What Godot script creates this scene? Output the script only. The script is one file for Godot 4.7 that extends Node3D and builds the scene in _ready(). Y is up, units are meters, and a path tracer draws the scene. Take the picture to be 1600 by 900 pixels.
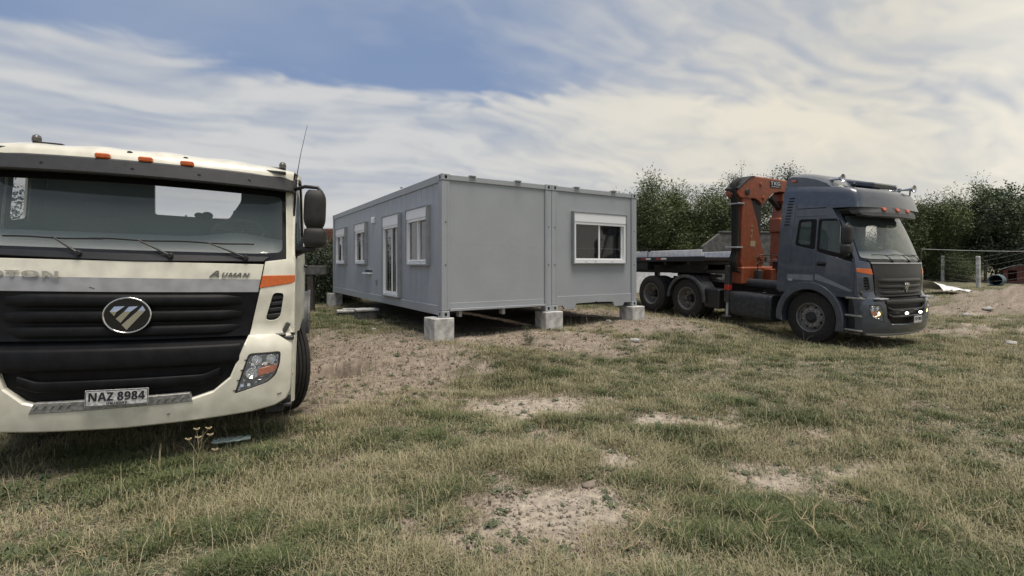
extends Node3D

# ---------------------------------------------------------------- mesh helper
class B:
	var st := SurfaceTool.new()
	var T := Transform3D()
	var grp := 1
	func _init() -> void:
		st.begin(Mesh.PRIMITIVE_TRIANGLES)
		st.set_smooth_group(-1)
	func flat() -> void:
		st.set_smooth_group(-1)
	func smooth() -> void:
		grp += 1
		st.set_smooth_group(grp)
	func tri(a: Vector3, b: Vector3, c: Vector3) -> void:   # counter-clockwise from outside
		if T.basis.determinant() < 0.0:
			st.add_vertex(T * a); st.add_vertex(T * b); st.add_vertex(T * c)
		else:
			st.add_vertex(T * a); st.add_vertex(T * c); st.add_vertex(T * b)
	func quad(a: Vector3, b: Vector3, c: Vector3, d: Vector3) -> void:
		tri(a, b, c)
		tri(a, c, d)
	func box(c: Vector3, s: Vector3, bev := 0.0) -> void:
		flat()
		var h := s * 0.5
		bev = minf(bev, minf(h.x, minf(h.y, h.z)) * 0.45)
		if bev <= 0.0:
			bev = 0.0001
		for ax in 3:
			for sg in [-1.0, 1.0]:
				var n := Vector3(); n[ax] = sg
				var u := Vector3(); u[(ax + 1) % 3] = 1.0
				var w := Vector3(); w[(ax + 2) % 3] = 1.0
				var uu: Vector3 = u * (h[(ax + 1) % 3] - bev)
				var ww: Vector3 = w * (h[(ax + 2) % 3] - bev)
				var o: Vector3 = c + n * h[ax]
				if sg > 0.0:
					quad(o - uu - ww, o + uu - ww, o + uu + ww, o - uu + ww)
				else:
					quad(o - uu - ww, o - uu + ww, o + uu + ww, o + uu - ww)
		if bev < 0.0005:
			return
		for ax in 3:
			var b1 := (ax + 1) % 3
			var b2 := (ax + 2) % 3
			for s1 in [-1.0, 1.0]:
				for s2 in [-1.0, 1.0]:
					var p := Vector3(); var q := Vector3()
					p[b1] = s1 * h[b1]; p[b2] = s2 * (h[b2] - bev)
					q[b1] = s1 * (h[b1] - bev); q[b2] = s2 * h[b2]
					var e := Vector3(); e[ax] = h[ax] - bev
					if s1 * s2 > 0.0:
						quad(c + p - e, c + q - e, c + q + e, c + p + e) if false else quad(c + p - e, c + q - e, c + q + e, c + p + e)
					else:
						quad(c + p + e, c + q + e, c + q - e, c + p - e)
		for sx in [-1.0, 1.0]:
			for sy in [-1.0, 1.0]:
				for sz in [-1.0, 1.0]:
					var a := c + Vector3(sx * h.x, sy * (h.y - bev), sz * (h.z - bev))
					var b := c + Vector3(sx * (h.x - bev), sy * h.y, sz * (h.z - bev))
					var d := c + Vector3(sx * (h.x - bev), sy * (h.y - bev), sz * h.z)
					if sx * sy * sz > 0.0:
						tri(a, b, d)
					else:
						tri(a, d, b)
	func bar(a: Vector3, b: Vector3, w: float, h: float, bev := 0.0) -> void:   # a rectangular bar from a to b
		var d := b - a
		var old := T
		var z := d.normalized()
		var up := Vector3.UP if absf(z.y) < 0.95 else Vector3.RIGHT
		var x := up.cross(z).normalized()
		var y := z.cross(x)
		T = old * Transform3D(Basis(x, y, z), (a + b) * 0.5)
		box(Vector3.ZERO, Vector3(w, h, d.length()), bev)
		T = old
	func grid(rows: Array, is_smooth := true) -> void:   # rows[j][i]; outside is to the right of i crossed with j
		if is_smooth:
			smooth()
		else:
			flat()
		for j in rows.size() - 1:
			var r0: PackedVector3Array = rows[j]
			var r1: PackedVector3Array = rows[j + 1]
			for i in r0.size() - 1:
				var a := r0[i]; var b := r0[i + 1]; var c := r1[i + 1]; var d := r1[i]
				if a.is_equal_approx(b):
					tri(a, c, d)
				elif c.is_equal_approx(d):
					tri(a, b, c)
				else:
					quad(a, b, c, d)
	func tube(pts: PackedVector3Array, radii, sides := 8, caps := true) -> void:
		var rows := []
		var prev := Vector3.UP
		for k in pts.size():
			var t := (pts[mini(k + 1, pts.size() - 1)] - pts[maxi(k - 1, 0)]).normalized()
			var x := prev.cross(t)
			if k == 0 or x.length() < 0.05:
				var up := Vector3.UP if absf(t.y) < 0.9 else Vector3.RIGHT
				x = up.cross(t)
			x = x.normalized()
			var y := t.cross(x)
			prev = y
			var r: float = radii if (radii is float or radii is int) else radii[k]
			var row := PackedVector3Array()
			for i in sides + 1:
				var an := TAU * i / sides
				row.append(pts[k] + (x * cos(an) + y * sin(an)) * r)
			prev = t.cross(x)
			# keep the frame: the next x is made from y
			prev = y
			rows.append(row)
		grid(rows)
		if caps:
			flat()
			for e in [0, pts.size() - 1]:
				var row: PackedVector3Array = rows[e]
				for i in sides:
					if e == 0:
						tri(pts[e], row[i + 1], row[i])
					else:
						tri(pts[e], row[i], row[i + 1])
	func lathe(o: Vector3, axis: Vector3, prof: Array, segs := 32) -> void:   # prof: [along, radius]; the outside is on the left as along grows
		var up := Vector3.UP if absf(axis.y) < 0.9 else Vector3.RIGHT
		var x := up.cross(axis).normalized()
		var y := axis.cross(x)
		for k in prof.size() - 1:
			var p = prof[k]; var q = prof[k + 1]
			if k == 0 or (p.size() > 2):
				smooth()
			for i in segs:
				var a0 := TAU * i / segs
				var a1 := TAU * (i + 1) / segs
				var d0 := x * cos(a0) + y * sin(a0)
				var d1 := x * cos(a1) + y * sin(a1)
				var A: Vector3 = o + axis * p[0] + d0 * p[1]
				var Bb: Vector3 = o + axis * p[0] + d1 * p[1]
				var C: Vector3 = o + axis * q[0] + d1 * q[1]
				var D: Vector3 = o + axis * q[0] + d0 * q[1]
				if p[1] < 0.00001:
					tri(A, C, D)
				elif q[1] < 0.00001:
					tri(A, Bb, C)
				else:
					quad(A, Bb, C, D)
	func cyl(a: Vector3, b: Vector3, r: float, segs := 16) -> void:
		var l := (b - a).length()
		var e := minf(r * 0.15, l * 0.2)
		lathe(a, (b - a).normalized(), [[0.0, 0.0], [0.0, r - e, 1], [e, r, 1], [l - e, r, 1], [l, r - e, 1], [l, 0.0]], segs)
	func sphere(c: Vector3, r: Vector3, segs := 14) -> void:
		var rows := []
		var n := segs / 2
		for j in n + 1:
			var row := PackedVector3Array()
			var v := PI * j / n - PI / 2
			for i in segs + 1:
				var u := TAU * i / segs
				row.append(c + Vector3(cos(v) * cos(u) * r.x, sin(v) * r.y, -cos(v) * sin(u) * r.z))
			rows.append(row)
		grid(rows)
	static func area(p: PackedVector2Array) -> float:
		var s := 0.0
		for i in p.size():
			var q := p[(i + 1) % p.size()]
			s += p[i].x * q.y - q.x * p[i].y
		return s * 0.5
	static func ccw(p: PackedVector2Array) -> PackedVector2Array:
		if area(p) < 0.0:
			var r := p.duplicate()
			r.reverse()
			return r
		return p
	func _edge(poly: PackedVector2Array, map: Callable, back: Vector3, cell: float, bev: float, sg: float) -> void:
		var n := poly.size()
		var nv := PackedVector2Array()
		for i in n:
			var e0 := (poly[i] - poly[(i + n - 1) % n]).normalized()
			var e1 := (poly[(i + 1) % n] - poly[i]).normalized()
			var m := Vector2(e0.y, -e0.x) + Vector2(e1.y, -e1.x)
			nv.append(m.normalized() * minf(1.6, 1.0 / maxf(0.4, m.length() * 0.5)) * sg)
		var bd := back.normalized()
		for i in n:
			var p := poly[i]; var q := poly[(i + 1) % n]
			var k := maxi(1, int(ceil((q - p).length() / cell)))
			for j in k:
				var f0 := float(j) / k; var f1 := float(j + 1) / k
				var a := p.lerp(q, f0); var b := p.lerp(q, f1)
				var na := nv[i].lerp(nv[(i + 1) % n], f0); var nb := nv[i].lerp(nv[(i + 1) % n], f1)
				var A: Vector3 = map.call(a.x, a.y); var Bb: Vector3 = map.call(b.x, b.y)
				var A1: Vector3 = map.call(a.x + na.x * bev, a.y + na.y * bev) + bd * bev
				var B1: Vector3 = map.call(b.x + nb.x * bev, b.y + nb.y * bev) + bd * bev
				if sg > 0.0:
					quad(A, A1, B1, Bb)
					quad(A1, A1 + back, B1 + back, B1)
				else:
					quad(A, Bb, B1, A1)
					quad(A1, B1, B1 + back, A1 + back)
	# a sheet with the outline poly (and holes) laid on the surface map(x, y), with an edge that goes back
	func patch(poly: PackedVector2Array, map: Callable, back := Vector3(0, 0, -0.02), holes := [], cell := 0.1, bev := 0.004, smoothed := true) -> void:
		poly = ccw(poly)
		var lo := poly[0]; var hi := poly[0]
		for p in poly:
			lo = lo.min(p); hi = hi.max(p)
		var nx := maxi(1, int(ceil((hi.x - lo.x) / cell)))
		var ny := maxi(1, int(ceil((hi.y - lo.y) / cell)))
		if smoothed:
			smooth()
		else:
			flat()
		for i in nx:
			var x0 := lerpf(lo.x, hi.x, float(i) / nx); var x1 := lerpf(lo.x, hi.x, float(i + 1) / nx)
			for s in Geometry2D.intersect_polygons(poly, PackedVector2Array([Vector2(x0, lo.y - 1), Vector2(x1, lo.y - 1), Vector2(x1, hi.y + 1), Vector2(x0, hi.y + 1)])):
				for j in ny:
					var y0 := lerpf(lo.y, hi.y, float(j) / ny); var y1 := lerpf(lo.y, hi.y, float(j + 1) / ny)
					for c in Geometry2D.intersect_polygons(s, PackedVector2Array([Vector2(x0 - 1, y0), Vector2(x1 + 1, y0), Vector2(x1 + 1, y1), Vector2(x0 - 1, y1)])):
						var list := [c]
						for h in holes:
							var nl := []
							for q in list:
								nl.append_array(Geometry2D.clip_polygons(q, h))
							list = nl
						for q in list:
							if absf(area(q)) < 1e-7:
								continue
							q = ccw(q)
							var id := Geometry2D.triangulate_polygon(q)
							for t in id.size() / 3:
								var a: Vector2 = q[id[t * 3]]; var b: Vector2 = q[id[t * 3 + 1]]; var d: Vector2 = q[id[t * 3 + 2]]
								if (b - a).cross(d - a) < 0.0:
									var sw := b; b = d; d = sw
								tri(map.call(a.x, a.y), map.call(b.x, b.y), map.call(d.x, d.y))
		flat()
		if back.length() > 0.0:
			_edge(poly, map, back, cell, bev, 1.0)
			for h in holes:
				_edge(ccw(h), map, back, cell, bev * 0.5, -1.0)
	# a flat plate: outline in the plane (u, v) at o, thickness t along u x v, bevelled, with front and back
	func plate(o: Vector3, u: Vector3, v: Vector3, poly: PackedVector2Array, t: float, bev := 0.004) -> void:
		var n := u.cross(v).normalized()
		poly = ccw(poly)
		var f := func(x: float, y: float) -> Vector3: return o + u * x + v * y + n * t
		patch(poly, f, -n * (t - bev), [], 100.0, bev, false)
		var id := Geometry2D.triangulate_polygon(poly)
		for k in id.size() / 3:
			var a := poly[id[k * 3]]; var b := poly[id[k * 3 + 1]]; var d := poly[id[k * 3 + 2]]
			if (b - a).cross(d - a) < 0.0:
				var sw := b; b = d; d = sw
			tri(o + u * a.x + v * a.y, o + u * d.x + v * d.y, o + u * b.x + v * b.y)
	func done() -> ArrayMesh:
		st.generate_normals()
		return st.commit()


static func P(a: Array) -> PackedVector2Array:   # flat list of numbers -> outline
	var r := PackedVector2Array()
	for i in a.size() / 2:
		r.append(Vector2(a[i * 2], a[i * 2 + 1]))
	return r


static func both(a: Array) -> PackedVector2Array:   # the half outline x >= 0, from bottom centre to top centre, mirrored
	var r := P(a)
	for i in range(a.size() / 2 - 1, -1, -1):
		if a[i * 2] > 0.0001:
			r.append(Vector2(-a[i * 2], a[i * 2 + 1]))
	return r


static func rrect(x0: float, y0: float, x1: float, y1: float, r: float, k := 3) -> PackedVector2Array:
	return soft(P([x0, y0, x1, y0, x1, y1, x0, y1]), r, k)


static func soft(p: PackedVector2Array, r: float, k := 3) -> PackedVector2Array:   # rounds the corners of an outline
	var o := PackedVector2Array()
	var n := p.size()
	for i in n:
		var a := p[(i + n - 1) % n]; var b := p[i]; var c := p[(i + 1) % n]
		var d0 := minf(r, (a - b).length() * 0.45); var d1 := minf(r, (c - b).length() * 0.45)
		var s := b + (a - b).normalized() * d0; var e := b + (c - b).normalized() * d1
		for j in k + 1:
			var t := float(j) / k
			o.append(s.lerp(b, t).lerp(b.lerp(e, t), t))
	return o


static func ellipse(cx: float, cy: float, rx: float, ry: float, n := 28) -> PackedVector2Array:
	var o := PackedVector2Array()
	for i in n:
		o.append(Vector2(cx + rx * cos(TAU * i / n), cy + ry * sin(TAU * i / n)))
	return o


static func cut(a: PackedVector2Array, b: PackedVector2Array) -> PackedVector2Array:   # a minus b, the largest piece
	var best := PackedVector2Array()
	for q in Geometry2D.clip_polygons(a, b):
		if absf(B.area(q)) > absf(B.area(best)) or best.is_empty():
			best = q
	return best


static func lerp_keys(keys: Array, y: float) -> float:   # keys: [y, value] with y growing
	if y <= keys[0][0]:
		return keys[0][1]
	for i in keys.size() - 1:
		if y <= keys[i + 1][0]:
			return lerpf(keys[i][1], keys[i + 1][1], (y - keys[i][0]) / (keys[i + 1][0] - keys[i][0]))
	return keys[-1][1]


# ---------------------------------------------------------------- scene helpers
var M := {}
var rng := RandomNumberGenerator.new()


func tag(o: Node3D, label: String, category := "", group := "", kind := "") -> Node3D:
	if label: o.set_meta("label", label)
	if category: o.set_meta("category", category)
	if group: o.set_meta("group", group)
	if kind: o.set_meta("kind", kind)
	return o


func thing(called: String, label: String, category: String, pos := Vector3.ZERO, turn := 0.0, group := "") -> Node3D:
	var o := Node3D.new()
	o.name = called
	add_child(o, true)
	o.position = pos
	o.rotation.y = turn
	return tag(o, label, category, group)


func part(parent: Node, called: String, b, m: Material, label := "") -> MeshInstance3D:
	var o := MeshInstance3D.new()
	o.name = called
	o.mesh = b.done() if b is B else b
	o.material_override = m
	parent.add_child(o, true)
	if label: o.set_meta("label", label)
	return o


func empty(parent: Node, called: String, pos := Vector3.ZERO, turn := 0.0) -> Node3D:
	var o := Node3D.new()
	o.name = called
	parent.add_child(o, true)
	o.position = pos
	o.rotation.y = turn
	return o


func structure(called: String, b, m: Material, label := "") -> MeshInstance3D:
	var o := part(self, called, b, m, label)
	o.set_meta("kind", "structure")
	return o


func noise_tex(freq: float, lo: float, hi: float, seed_ := 1, octaves := 4, size := 512, normal := 0.0, type := FastNoiseLite.TYPE_SIMPLEX_SMOOTH, offs := [0.25, 0.75]) -> NoiseTexture2D:
	var n := FastNoiseLite.new()
	n.noise_type = type
	n.seed = seed_
	n.frequency = freq
	n.fractal_octaves = octaves
	var t := NoiseTexture2D.new()
	t.width = size; t.height = size
	t.seamless = true
	t.noise = n
	if normal > 0.0:
		t.as_normal_map = true
		t.bump_strength = normal
	else:
		var g := Gradient.new()
		g.offsets = PackedFloat32Array(offs)
		g.colors = PackedColorArray([Color(lo, lo, lo), Color(hi, hi, hi)])
		t.color_ramp = g
	return t


func mat(r: float, g: float, b: float, rough := 0.6, metal := 0.0, tex: Texture2D = null, scale := 1.0, nrm: Texture2D = null, ns := 0.4) -> StandardMaterial3D:
	var m := StandardMaterial3D.new()
	m.albedo_color = Color(r, g, b).linear_to_srgb()
	m.roughness = rough
	m.metallic = metal
	if tex: m.albedo_texture = tex
	if nrm:
		m.normal_enabled = true
		m.normal_texture = nrm
		m.normal_scale = ns
	if tex or nrm:
		m.uv1_triplanar = true
		m.uv1_scale = Vector3.ONE * scale
	return m


func glass(r: float, g: float, b: float, a: float) -> StandardMaterial3D:
	var m := StandardMaterial3D.new()
	m.albedo_color = Color(r, g, b, a)
	m.transparency = BaseMaterial3D.TRANSPARENCY_ALPHA
	m.roughness = 0.03
	m.metallic_specular = 0.5
	return m


func lettering(parent: Node, text: String, pos: Vector3, basis: Basis, height: float, width: float, depth: float, m: Material, bold := true, serif := false, called := "lettering") -> MeshInstance3D:
	var t := TextMesh.new()
	var f := SystemFont.new()
	f.font_names = PackedStringArray(["Droid Serif" if serif else "Droid Sans"])
	f.font_weight = 700 if bold else 400
	t.font = f
	t.text = text
	t.font_size = 64
	t.pixel_size = 0.01
	t.depth = 0.1
	var bx := t.get_aabb()
	var o := MeshInstance3D.new()
	o.name = called
	o.mesh = t
	o.material_override = m
	parent.add_child(o, true)
	var s := Vector3(width / bx.size.x, height / bx.size.y, depth / bx.size.z)
	var c := bx.get_center() * s
	o.transform = Transform3D(basis * Basis.from_scale(s), pos - basis * c)
	return o


# ---------------------------------------------------------------- the place
func _ready() -> void:
	rng.seed = 7
	camera_and_light()
	materials()
	build_ground()
	build_house()
	build_white_truck()
	build_grey_truck()
	build_trailer()
	build_background()
	build_small_things()
	build_grass()


func camera_and_light() -> void:
	var cam := Camera3D.new()
	cam.name = "camera"
	cam.projection = Camera3D.PROJECTION_FRUSTUM
	cam.near = 0.05
	cam.far = 3000.0
	cam.size = 2.0 * 0.05 * 450.0 / 764.0
	cam.frustum_offset = Vector2(0.0, -37.0 / 764.0 * 0.05)
	cam.position = Vector3(0, 1.5, 0)
	add_child(cam)
	cam.current = true

	var sun := DirectionalLight3D.new()
	sun.name = "sun"
	sun.light_energy = 0.5
	sun.light_color = Color(1.0, 0.96, 0.90)
	sun.light_angular_distance = 30.0
	sun.shadow_enabled = true
	var to_sun := Vector3(0.16, 0.97, 0.20).normalized()
	add_child(sun)
	sun.look_at_from_position(to_sun * 50.0, Vector3.ZERO, Vector3.UP)

	var env := Environment.new()
	env.background_mode = Environment.BG_SKY
	var sky := Sky.new()
	var pm := PanoramaSkyMaterial.new()
	pm.panorama = ImageTexture.create_from_image(sky_image(2048, 1024))
	sky.sky_material = pm
	env.sky = sky
	env.tonemap_mode = Environment.TONE_MAPPER_LINEAR
	env.tonemap_exposure = 2.4
	env.sdfgi_enabled = true
	env.ssao_enabled = true
	env.ssil_enabled = true
	var we := WorldEnvironment.new()
	we.name = "air"
	we.environment = env
	add_child(we)


# Air and clouds only: blue above, a bank of streaky cloud up to about twenty degrees, a thin veil that thickens and warms towards the low sun on the right.
func sky_image(w: int, h: int) -> Image:
	var im := Image.create(w, h, false, Image.FORMAT_RGBF)
	var n1 := FastNoiseLite.new()
	n1.seed = 11; n1.frequency = 1.0; n1.fractal_octaves = 5; n1.noise_type = FastNoiseLite.TYPE_SIMPLEX_SMOOTH
	var n2 := FastNoiseLite.new()
	n2.seed = 23; n2.frequency = 1.0; n2.fractal_octaves = 3; n2.noise_type = FastNoiseLite.TYPE_SIMPLEX_SMOOTH
	var n3 := FastNoiseLite.new()
	n3.seed = 5; n3.frequency = 1.0; n3.fractal_octaves = 4; n3.noise_type = FastNoiseLite.TYPE_SIMPLEX_SMOOTH
	var sun := Vector3(0.86, 0.24, -0.45).normalized()
	for j in h / 2:
		var el := PI / 2 - PI * (j + 0.5) / h
		var sy := sin(el); var cy := cos(el)
		var e := rad_to_deg(el)
		for i in w:
			var az := TAU * (i + 0.5) / w      # 0 looks along -z, growing to the right
			if az > PI: az -= TAU
			var d := Vector3(sin(az) * cy, sy, -cos(az) * cy)
			# a flat layer of cloud seen from below
			var k := 1.0 / (sy + 0.16)
			var qx := d.x * k; var qz := d.z * k
			var along := qx * 0.96 - qz * 0.28           # the streaks run this way
			var cross_ := qx * 0.28 + qz * 0.96
			var warp := n2.get_noise_2d(along * 0.5, cross_ * 0.5)
			var warp2 := n2.get_noise_2d(along * 1.7 + 40.0, cross_ * 1.7)
			var f := n1.get_noise_2d(along * 0.42 + warp * 0.35, cross_ * 1.75 + warp * 0.7 + warp2 * 0.22)
			var fine := n3.get_noise_2d(along * 2.3 + warp2 * 0.9, cross_ * 7.5 + along * 1.6 + warp * 2.0)
			# how far the bank reaches up
			var side := clampf((rad_to_deg(az) - 12.0) / 30.0, 0.0, 1.0)
			var edge := 19.4 + 1.3 * warp + 1.2 * f + 1.2 * fine - 5.0 * side * (1.0 - smoothstep(50.0, 80.0, absf(rad_to_deg(az))))
			var bank := 1.0 - smoothstep(edge - 1.6, edge + 0.5, e)
			var body := 0.86 + 0.55 * f + 0.24 * fine
			body = clampf(lerpf(body, 0.95, clampf(1.0 - e / 12.0, 0.0, 1.0)), 0.12, 1.0)
			bank *= body
			# the veil above
			var c := clampf(d.dot(sun), -1.0, 1.0)
			var near := smoothstep(0.30, 0.93, c)
			var veil := clampf(0.02 + 0.95 * near + (0.16 + 0.3 * smoothstep(-0.2, 0.5, c)) * n1.get_noise_2d(along * 0.5 + 9.0 + warp * 0.5, cross_ * 1.3 + 3.0 + warp2 * 0.3) + 0.2 * fine * (0.3 + near), 0.0, 0.96)
			veil = clampf(maxf(veil, smoothstep(22.0, 40.0, e + 14.0 * warp + 8.0 * side) * (0.46 + 0.4 * f)), 0.0, 0.97)
			var cover := 1.0 - (1.0 - bank) * (1.0 - veil)
			# colours
			var up := smoothstep(2.0, 50.0, e)
			var blue := Vector3(0.235, 0.325, 0.510).lerp(Vector3(0.190, 0.270, 0.440), up)
			blue = blue.lerp(Vector3(0.44, 0.47, 0.51), clampf(1.0 - e / 14.0, 0.0, 1.0))
			var shade := clampf(0.5 + 0.9 * f + 0.45 * fine, 0.0, 1.0)
			var cloud := Vector3(0.49, 0.51, 0.535).lerp(Vector3(0.590, 0.60, 0.61), shade)
			var low := clampf(1.0 - e / 15.0, 0.0, 1.0)
			cloud = cloud.lerp(Vector3(0.60, 0.59, 0.575), low * 0.75)
			cloud = cloud.lerp(Vector3(0.79, 0.735, 0.61).lerp(Vector3(0.62, 0.605, 0.555), 1.0 - shade), near * 0.9)
			cloud *= 1.0 + 0.22 * smoothstep(0.9, 1.0, c)
			cloud *= 1.06
			var col := blue.lerp(cloud, cover) / 2.4
			im.set_pixel(i, j, Color(col.x, col.y, col.z))
	for j in range(h / 2, h):
		for i in w:
			im.set_pixel(i, j, Color(0.055, 0.05, 0.035))
	return im


func materials() -> void:
	var grime := noise_tex(0.012, 0.90, 1.0, 3, 5)
	var grime2 := noise_tex(0.012, 0.78, 1.0, 8, 5)
	var grain := noise_tex(0.09, 0.72, 1.0, 4, 3)
	var bump := noise_tex(0.06, 0, 0, 6, 4, 512, 4.0)
	var wave := noise_tex(0.008, 0, 0, 9, 2, 512, 3.0)
	M.grime = grime; M.grain = grain; M.bump = bump
	M.cream = mat(0.80, 0.775, 0.66, 0.33, 0.0, grime, 0.7, wave, 0.08)
	M.cream.clearcoat_enabled = true; M.cream.clearcoat = 0.35; M.cream.clearcoat_roughness = 0.15
	M.slate = mat(0.068, 0.080, 0.104, 0.30, 0.20, grime, 0.8, wave, 0.12)
	M.slate.clearcoat_enabled = true; M.slate.clearcoat = 0.6; M.slate.clearcoat_roughness = 0.10
	M.slate_light = mat(0.22, 0.24, 0.28, 0.30, 0.25, grime, 0.8)
	M.silver = mat(0.40, 0.40, 0.41, 0.42, 0.35, grime, 0.9)
	M.chrome = mat(0.72, 0.72, 0.72, 0.16, 1.0)
	M.worn_metal = mat(0.30, 0.30, 0.29, 0.5, 0.3, grime2, 3.0, bump, 0.3)
	M.dull_chrome = mat(0.34, 0.33, 0.31, 0.3, 0.9, grime2, 3.0)
	M.black = mat(0.020, 0.021, 0.023, 0.42, 0.0, grime, 1.5, bump, 0.05)
	M.black_gloss = mat(0.010, 0.010, 0.011, 0.16)
	M.grille = mat(0.010, 0.0105, 0.012, 0.5, 0.0, grime2, 1.2, bump, 0.06)
	M.grille_grey = mat(0.018, 0.0185, 0.020, 0.45, 0.0, grime2, 1.2)
	M.grille.metallic_specular = 0.28
	M.seal = mat(0.05, 0.052, 0.055, 0.8)
	M.dark = mat(0.008, 0.008, 0.008, 0.9)
	M.black_trim = mat(0.012, 0.012, 0.013, 0.5)
	M.black_trim.metallic_specular = 0.25
	M.mirror = mat(0.86, 0.87, 0.88, 0.12, 1.0)
	M.smoked = mat(0.09, 0.085, 0.075, 0.3)
	M.rubber = mat(0.022, 0.021, 0.020, 0.85, 0.0, grime2, 2.0, bump, 0.3)
	M.tyre = mat(0.030, 0.028, 0.026, 0.88, 0.0, grime2, 2.0, bump, 0.25)
	M.visor = mat(0.050, 0.051, 0.053, 0.5, 0.0, grime, 1.2, bump, 0.1)
	M.visor_grey = mat(0.13, 0.13, 0.13, 0.5, 0.0, grime, 1.2, bump, 0.1)
	M.mirror_case = mat(0.028, 0.027, 0.026, 0.65, 0.0, grime2, 1.5, bump, 0.15)
	M.amber = mat(0.62, 0.13, 0.02, 0.25, 0.0, grime, 4.0)
	M.red_lens = mat(0.50, 0.10, 0.05, 0.3)
	M.lens = glass(0.92, 0.95, 0.97, 0.12)
	M.windscreen = glass(0.62, 0.70, 0.70, 0.12)
	M.side_glass = glass(0.35, 0.45, 0.45, 0.28)
	M.back_glass = glass(0.55, 1.0, 0.95, 0.16)
	M.house_glass = glass(0.10, 0.11, 0.12, 0.30)
	M.liner = mat(0.085, 0.10, 0.115, 0.9, 0.0, grain, 3.0)
	M.dash = mat(0.34, 0.36, 0.35, 0.6, 0.0, grain, 3.0)
	M.seat = mat(0.05, 0.05, 0.052, 0.9, 0.0, grain, 3.0)
	M.steel = mat(0.06, 0.06, 0.062, 0.55, 0.4, grime2, 1.5, bump, 0.2)
	M.rim = mat(0.27, 0.26, 0.245, 0.5, 0.4, grime2, 2.5, bump, 0.15)
	M.rim_dark = mat(0.05, 0.05, 0.05, 0.6, 0.4, grime2, 2.5)
	M.tank = mat(0.045, 0.05, 0.058, 0.5, 0.2, grime2, 1.3, bump, 0.15)
	M.guard = mat(0.075, 0.08, 0.086, 0.55, 0.0, grime2, 1.2)
	M.orange = mat(0.30, 0.080, 0.034, 0.45, 0.0, grime, 1.1, bump, 0.1)
	M.house = mat(0.345, 0.368, 0.388, 0.5, 0.0, noise_tex(0.006, 0.975, 1.0, 12, 4), 0.3, bump, 0.04)
	M.house_panel = mat(0.385, 0.410, 0.448, 0.5, 0.0, noise_tex(0.006, 0.965, 1.0, 13, 4), 0.3, bump, 0.08)
	M.house_trim = mat(0.27, 0.285, 0.30, 0.5, 0.0, grime, 0.8)
	M.galv = mat(0.42, 0.43, 0.44, 0.5, 0.3, grime, 1.5)
	M.white_frame = mat(0.80, 0.81, 0.82, 0.35)
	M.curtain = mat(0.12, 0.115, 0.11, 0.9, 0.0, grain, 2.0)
	M.concrete = mat(0.60, 0.595, 0.57, 0.9, 0.0, noise_tex(0.012, 0.80, 1.0, 21, 5), 0.7, bump, 0.25)
	M.concrete_dark = mat(0.125, 0.125, 0.12, 0.9, 0.0, grime2, 0.6, bump, 0.5)
	M.stone = mat(0.5, 0.49, 0.46, 0.9, 0.0, grime2, 4.0, bump, 0.4)
	M.wood = mat(0.075, 0.062, 0.05, 0.9, 0.0, grime2, 2.0, bump, 0.4)
	M.brick = mat(0.20, 0.075, 0.05, 0.9, 0.0, grime2, 3.0, bump, 0.4)
	M.rail_white = mat(0.88, 0.89, 0.91, 0.5, 0.0, grime, 0.7)
	M.tape_white = mat(0.75, 0.75, 0.75, 0.3)
	M.tape_red = mat(0.35, 0.03, 0.025, 0.35)
	M.plate_white = mat(0.68, 0.68, 0.67, 0.5, 0.0, grime2, 5.0)
	M.ink = mat(0.012, 0.012, 0.02, 0.6)
	M.reflector = mat(0.82, 0.83, 0.85, 0.25, 0.35, noise_tex(0.03, 0.55, 1.0, 31, 2), 6.0, wave, 1.2)
	M.glow = mat(0.9, 0.75, 0.5, 0.3)
	M.glow.emission_enabled = true
	M.glow.emission = Color(1.0, 0.80, 0.50)
	M.glow.emission_energy_multiplier = 3.0
	M.led = mat(0.9, 0.9, 0.9, 0.3)
	M.led.emission_enabled = true
	M.led.emission = Color(1.0, 0.98, 0.95)
	M.led.emission_energy_multiplier = 1.8
	M.bark = mat(0.07, 0.055, 0.042, 0.95, 0.0, grime2, 2.0, bump, 0.8)
	M.straw = mat(0.40, 0.33, 0.20, 0.9)
	M.tarp = mat(0.74, 0.75, 0.78, 0.6, 0.0, grime, 1.0)
	M.kennel = mat(0.15, 0.055, 0.042, 0.8, 0.0, grime2, 1.5)
	M.barrel = mat(0.12, 0.19, 0.22, 0.5, 0.0, grime, 1.5)
	M.soil = mat(0.26, 0.215, 0.175, 0.95, 0.0, grime2, 0.8, bump, 0.8)


# ---------------------------------------------------------------- ground
var gn1 := FastNoiseLite.new()
var gn2 := FastNoiseLite.new()
var gn3 := FastNoiseLite.new()

const HEIGHTS := [[0, 0, -0.20], [-3, -3, -0.18], [-1.9, -5.3, -0.10], [-3, -6, -0.13], [-5, -8, -0.10], [-1.2, -8.6, 0.14], [0.8, -10, 0.17], [2.9, -11.3, 0.24], [1, -13, 0.2], [-4, -12.5, 0.12], [-6, -16, 0.14], [-3, -17, 0.2],
	[6.2, -10.2, -0.14], [4.7, -13.1, 0.07], [8.6, -11.0, -0.16], [7.2, -13.5, 0.02], [13, -14, -0.04], [17, -19, 0.15], [23, -24, 0.34], [26, -29.5, 0.46], [10, -22, 0.32], [4, -24, 0.4], [-10, -22, 0.3], [0, -30, 0.45], [8, -3, -0.22], [3, -4, -0.2], [10, -9, -0.15],
	[-8, -6, -0.12], [20, -8, -0.1], [0, 8, -0.2], [-12, 6, -0.2], [14, 8, -0.2], [40, -30, 0.5], [-30, -30, 0.5], [0, -60, 0.6], [60, 0, 0.2], [-60, 0, 0.2], [0, 60, 0.0], [2, -6.5, -0.12], [-1, -5.5, -0.15], [4, -8, -0.08]]


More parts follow.
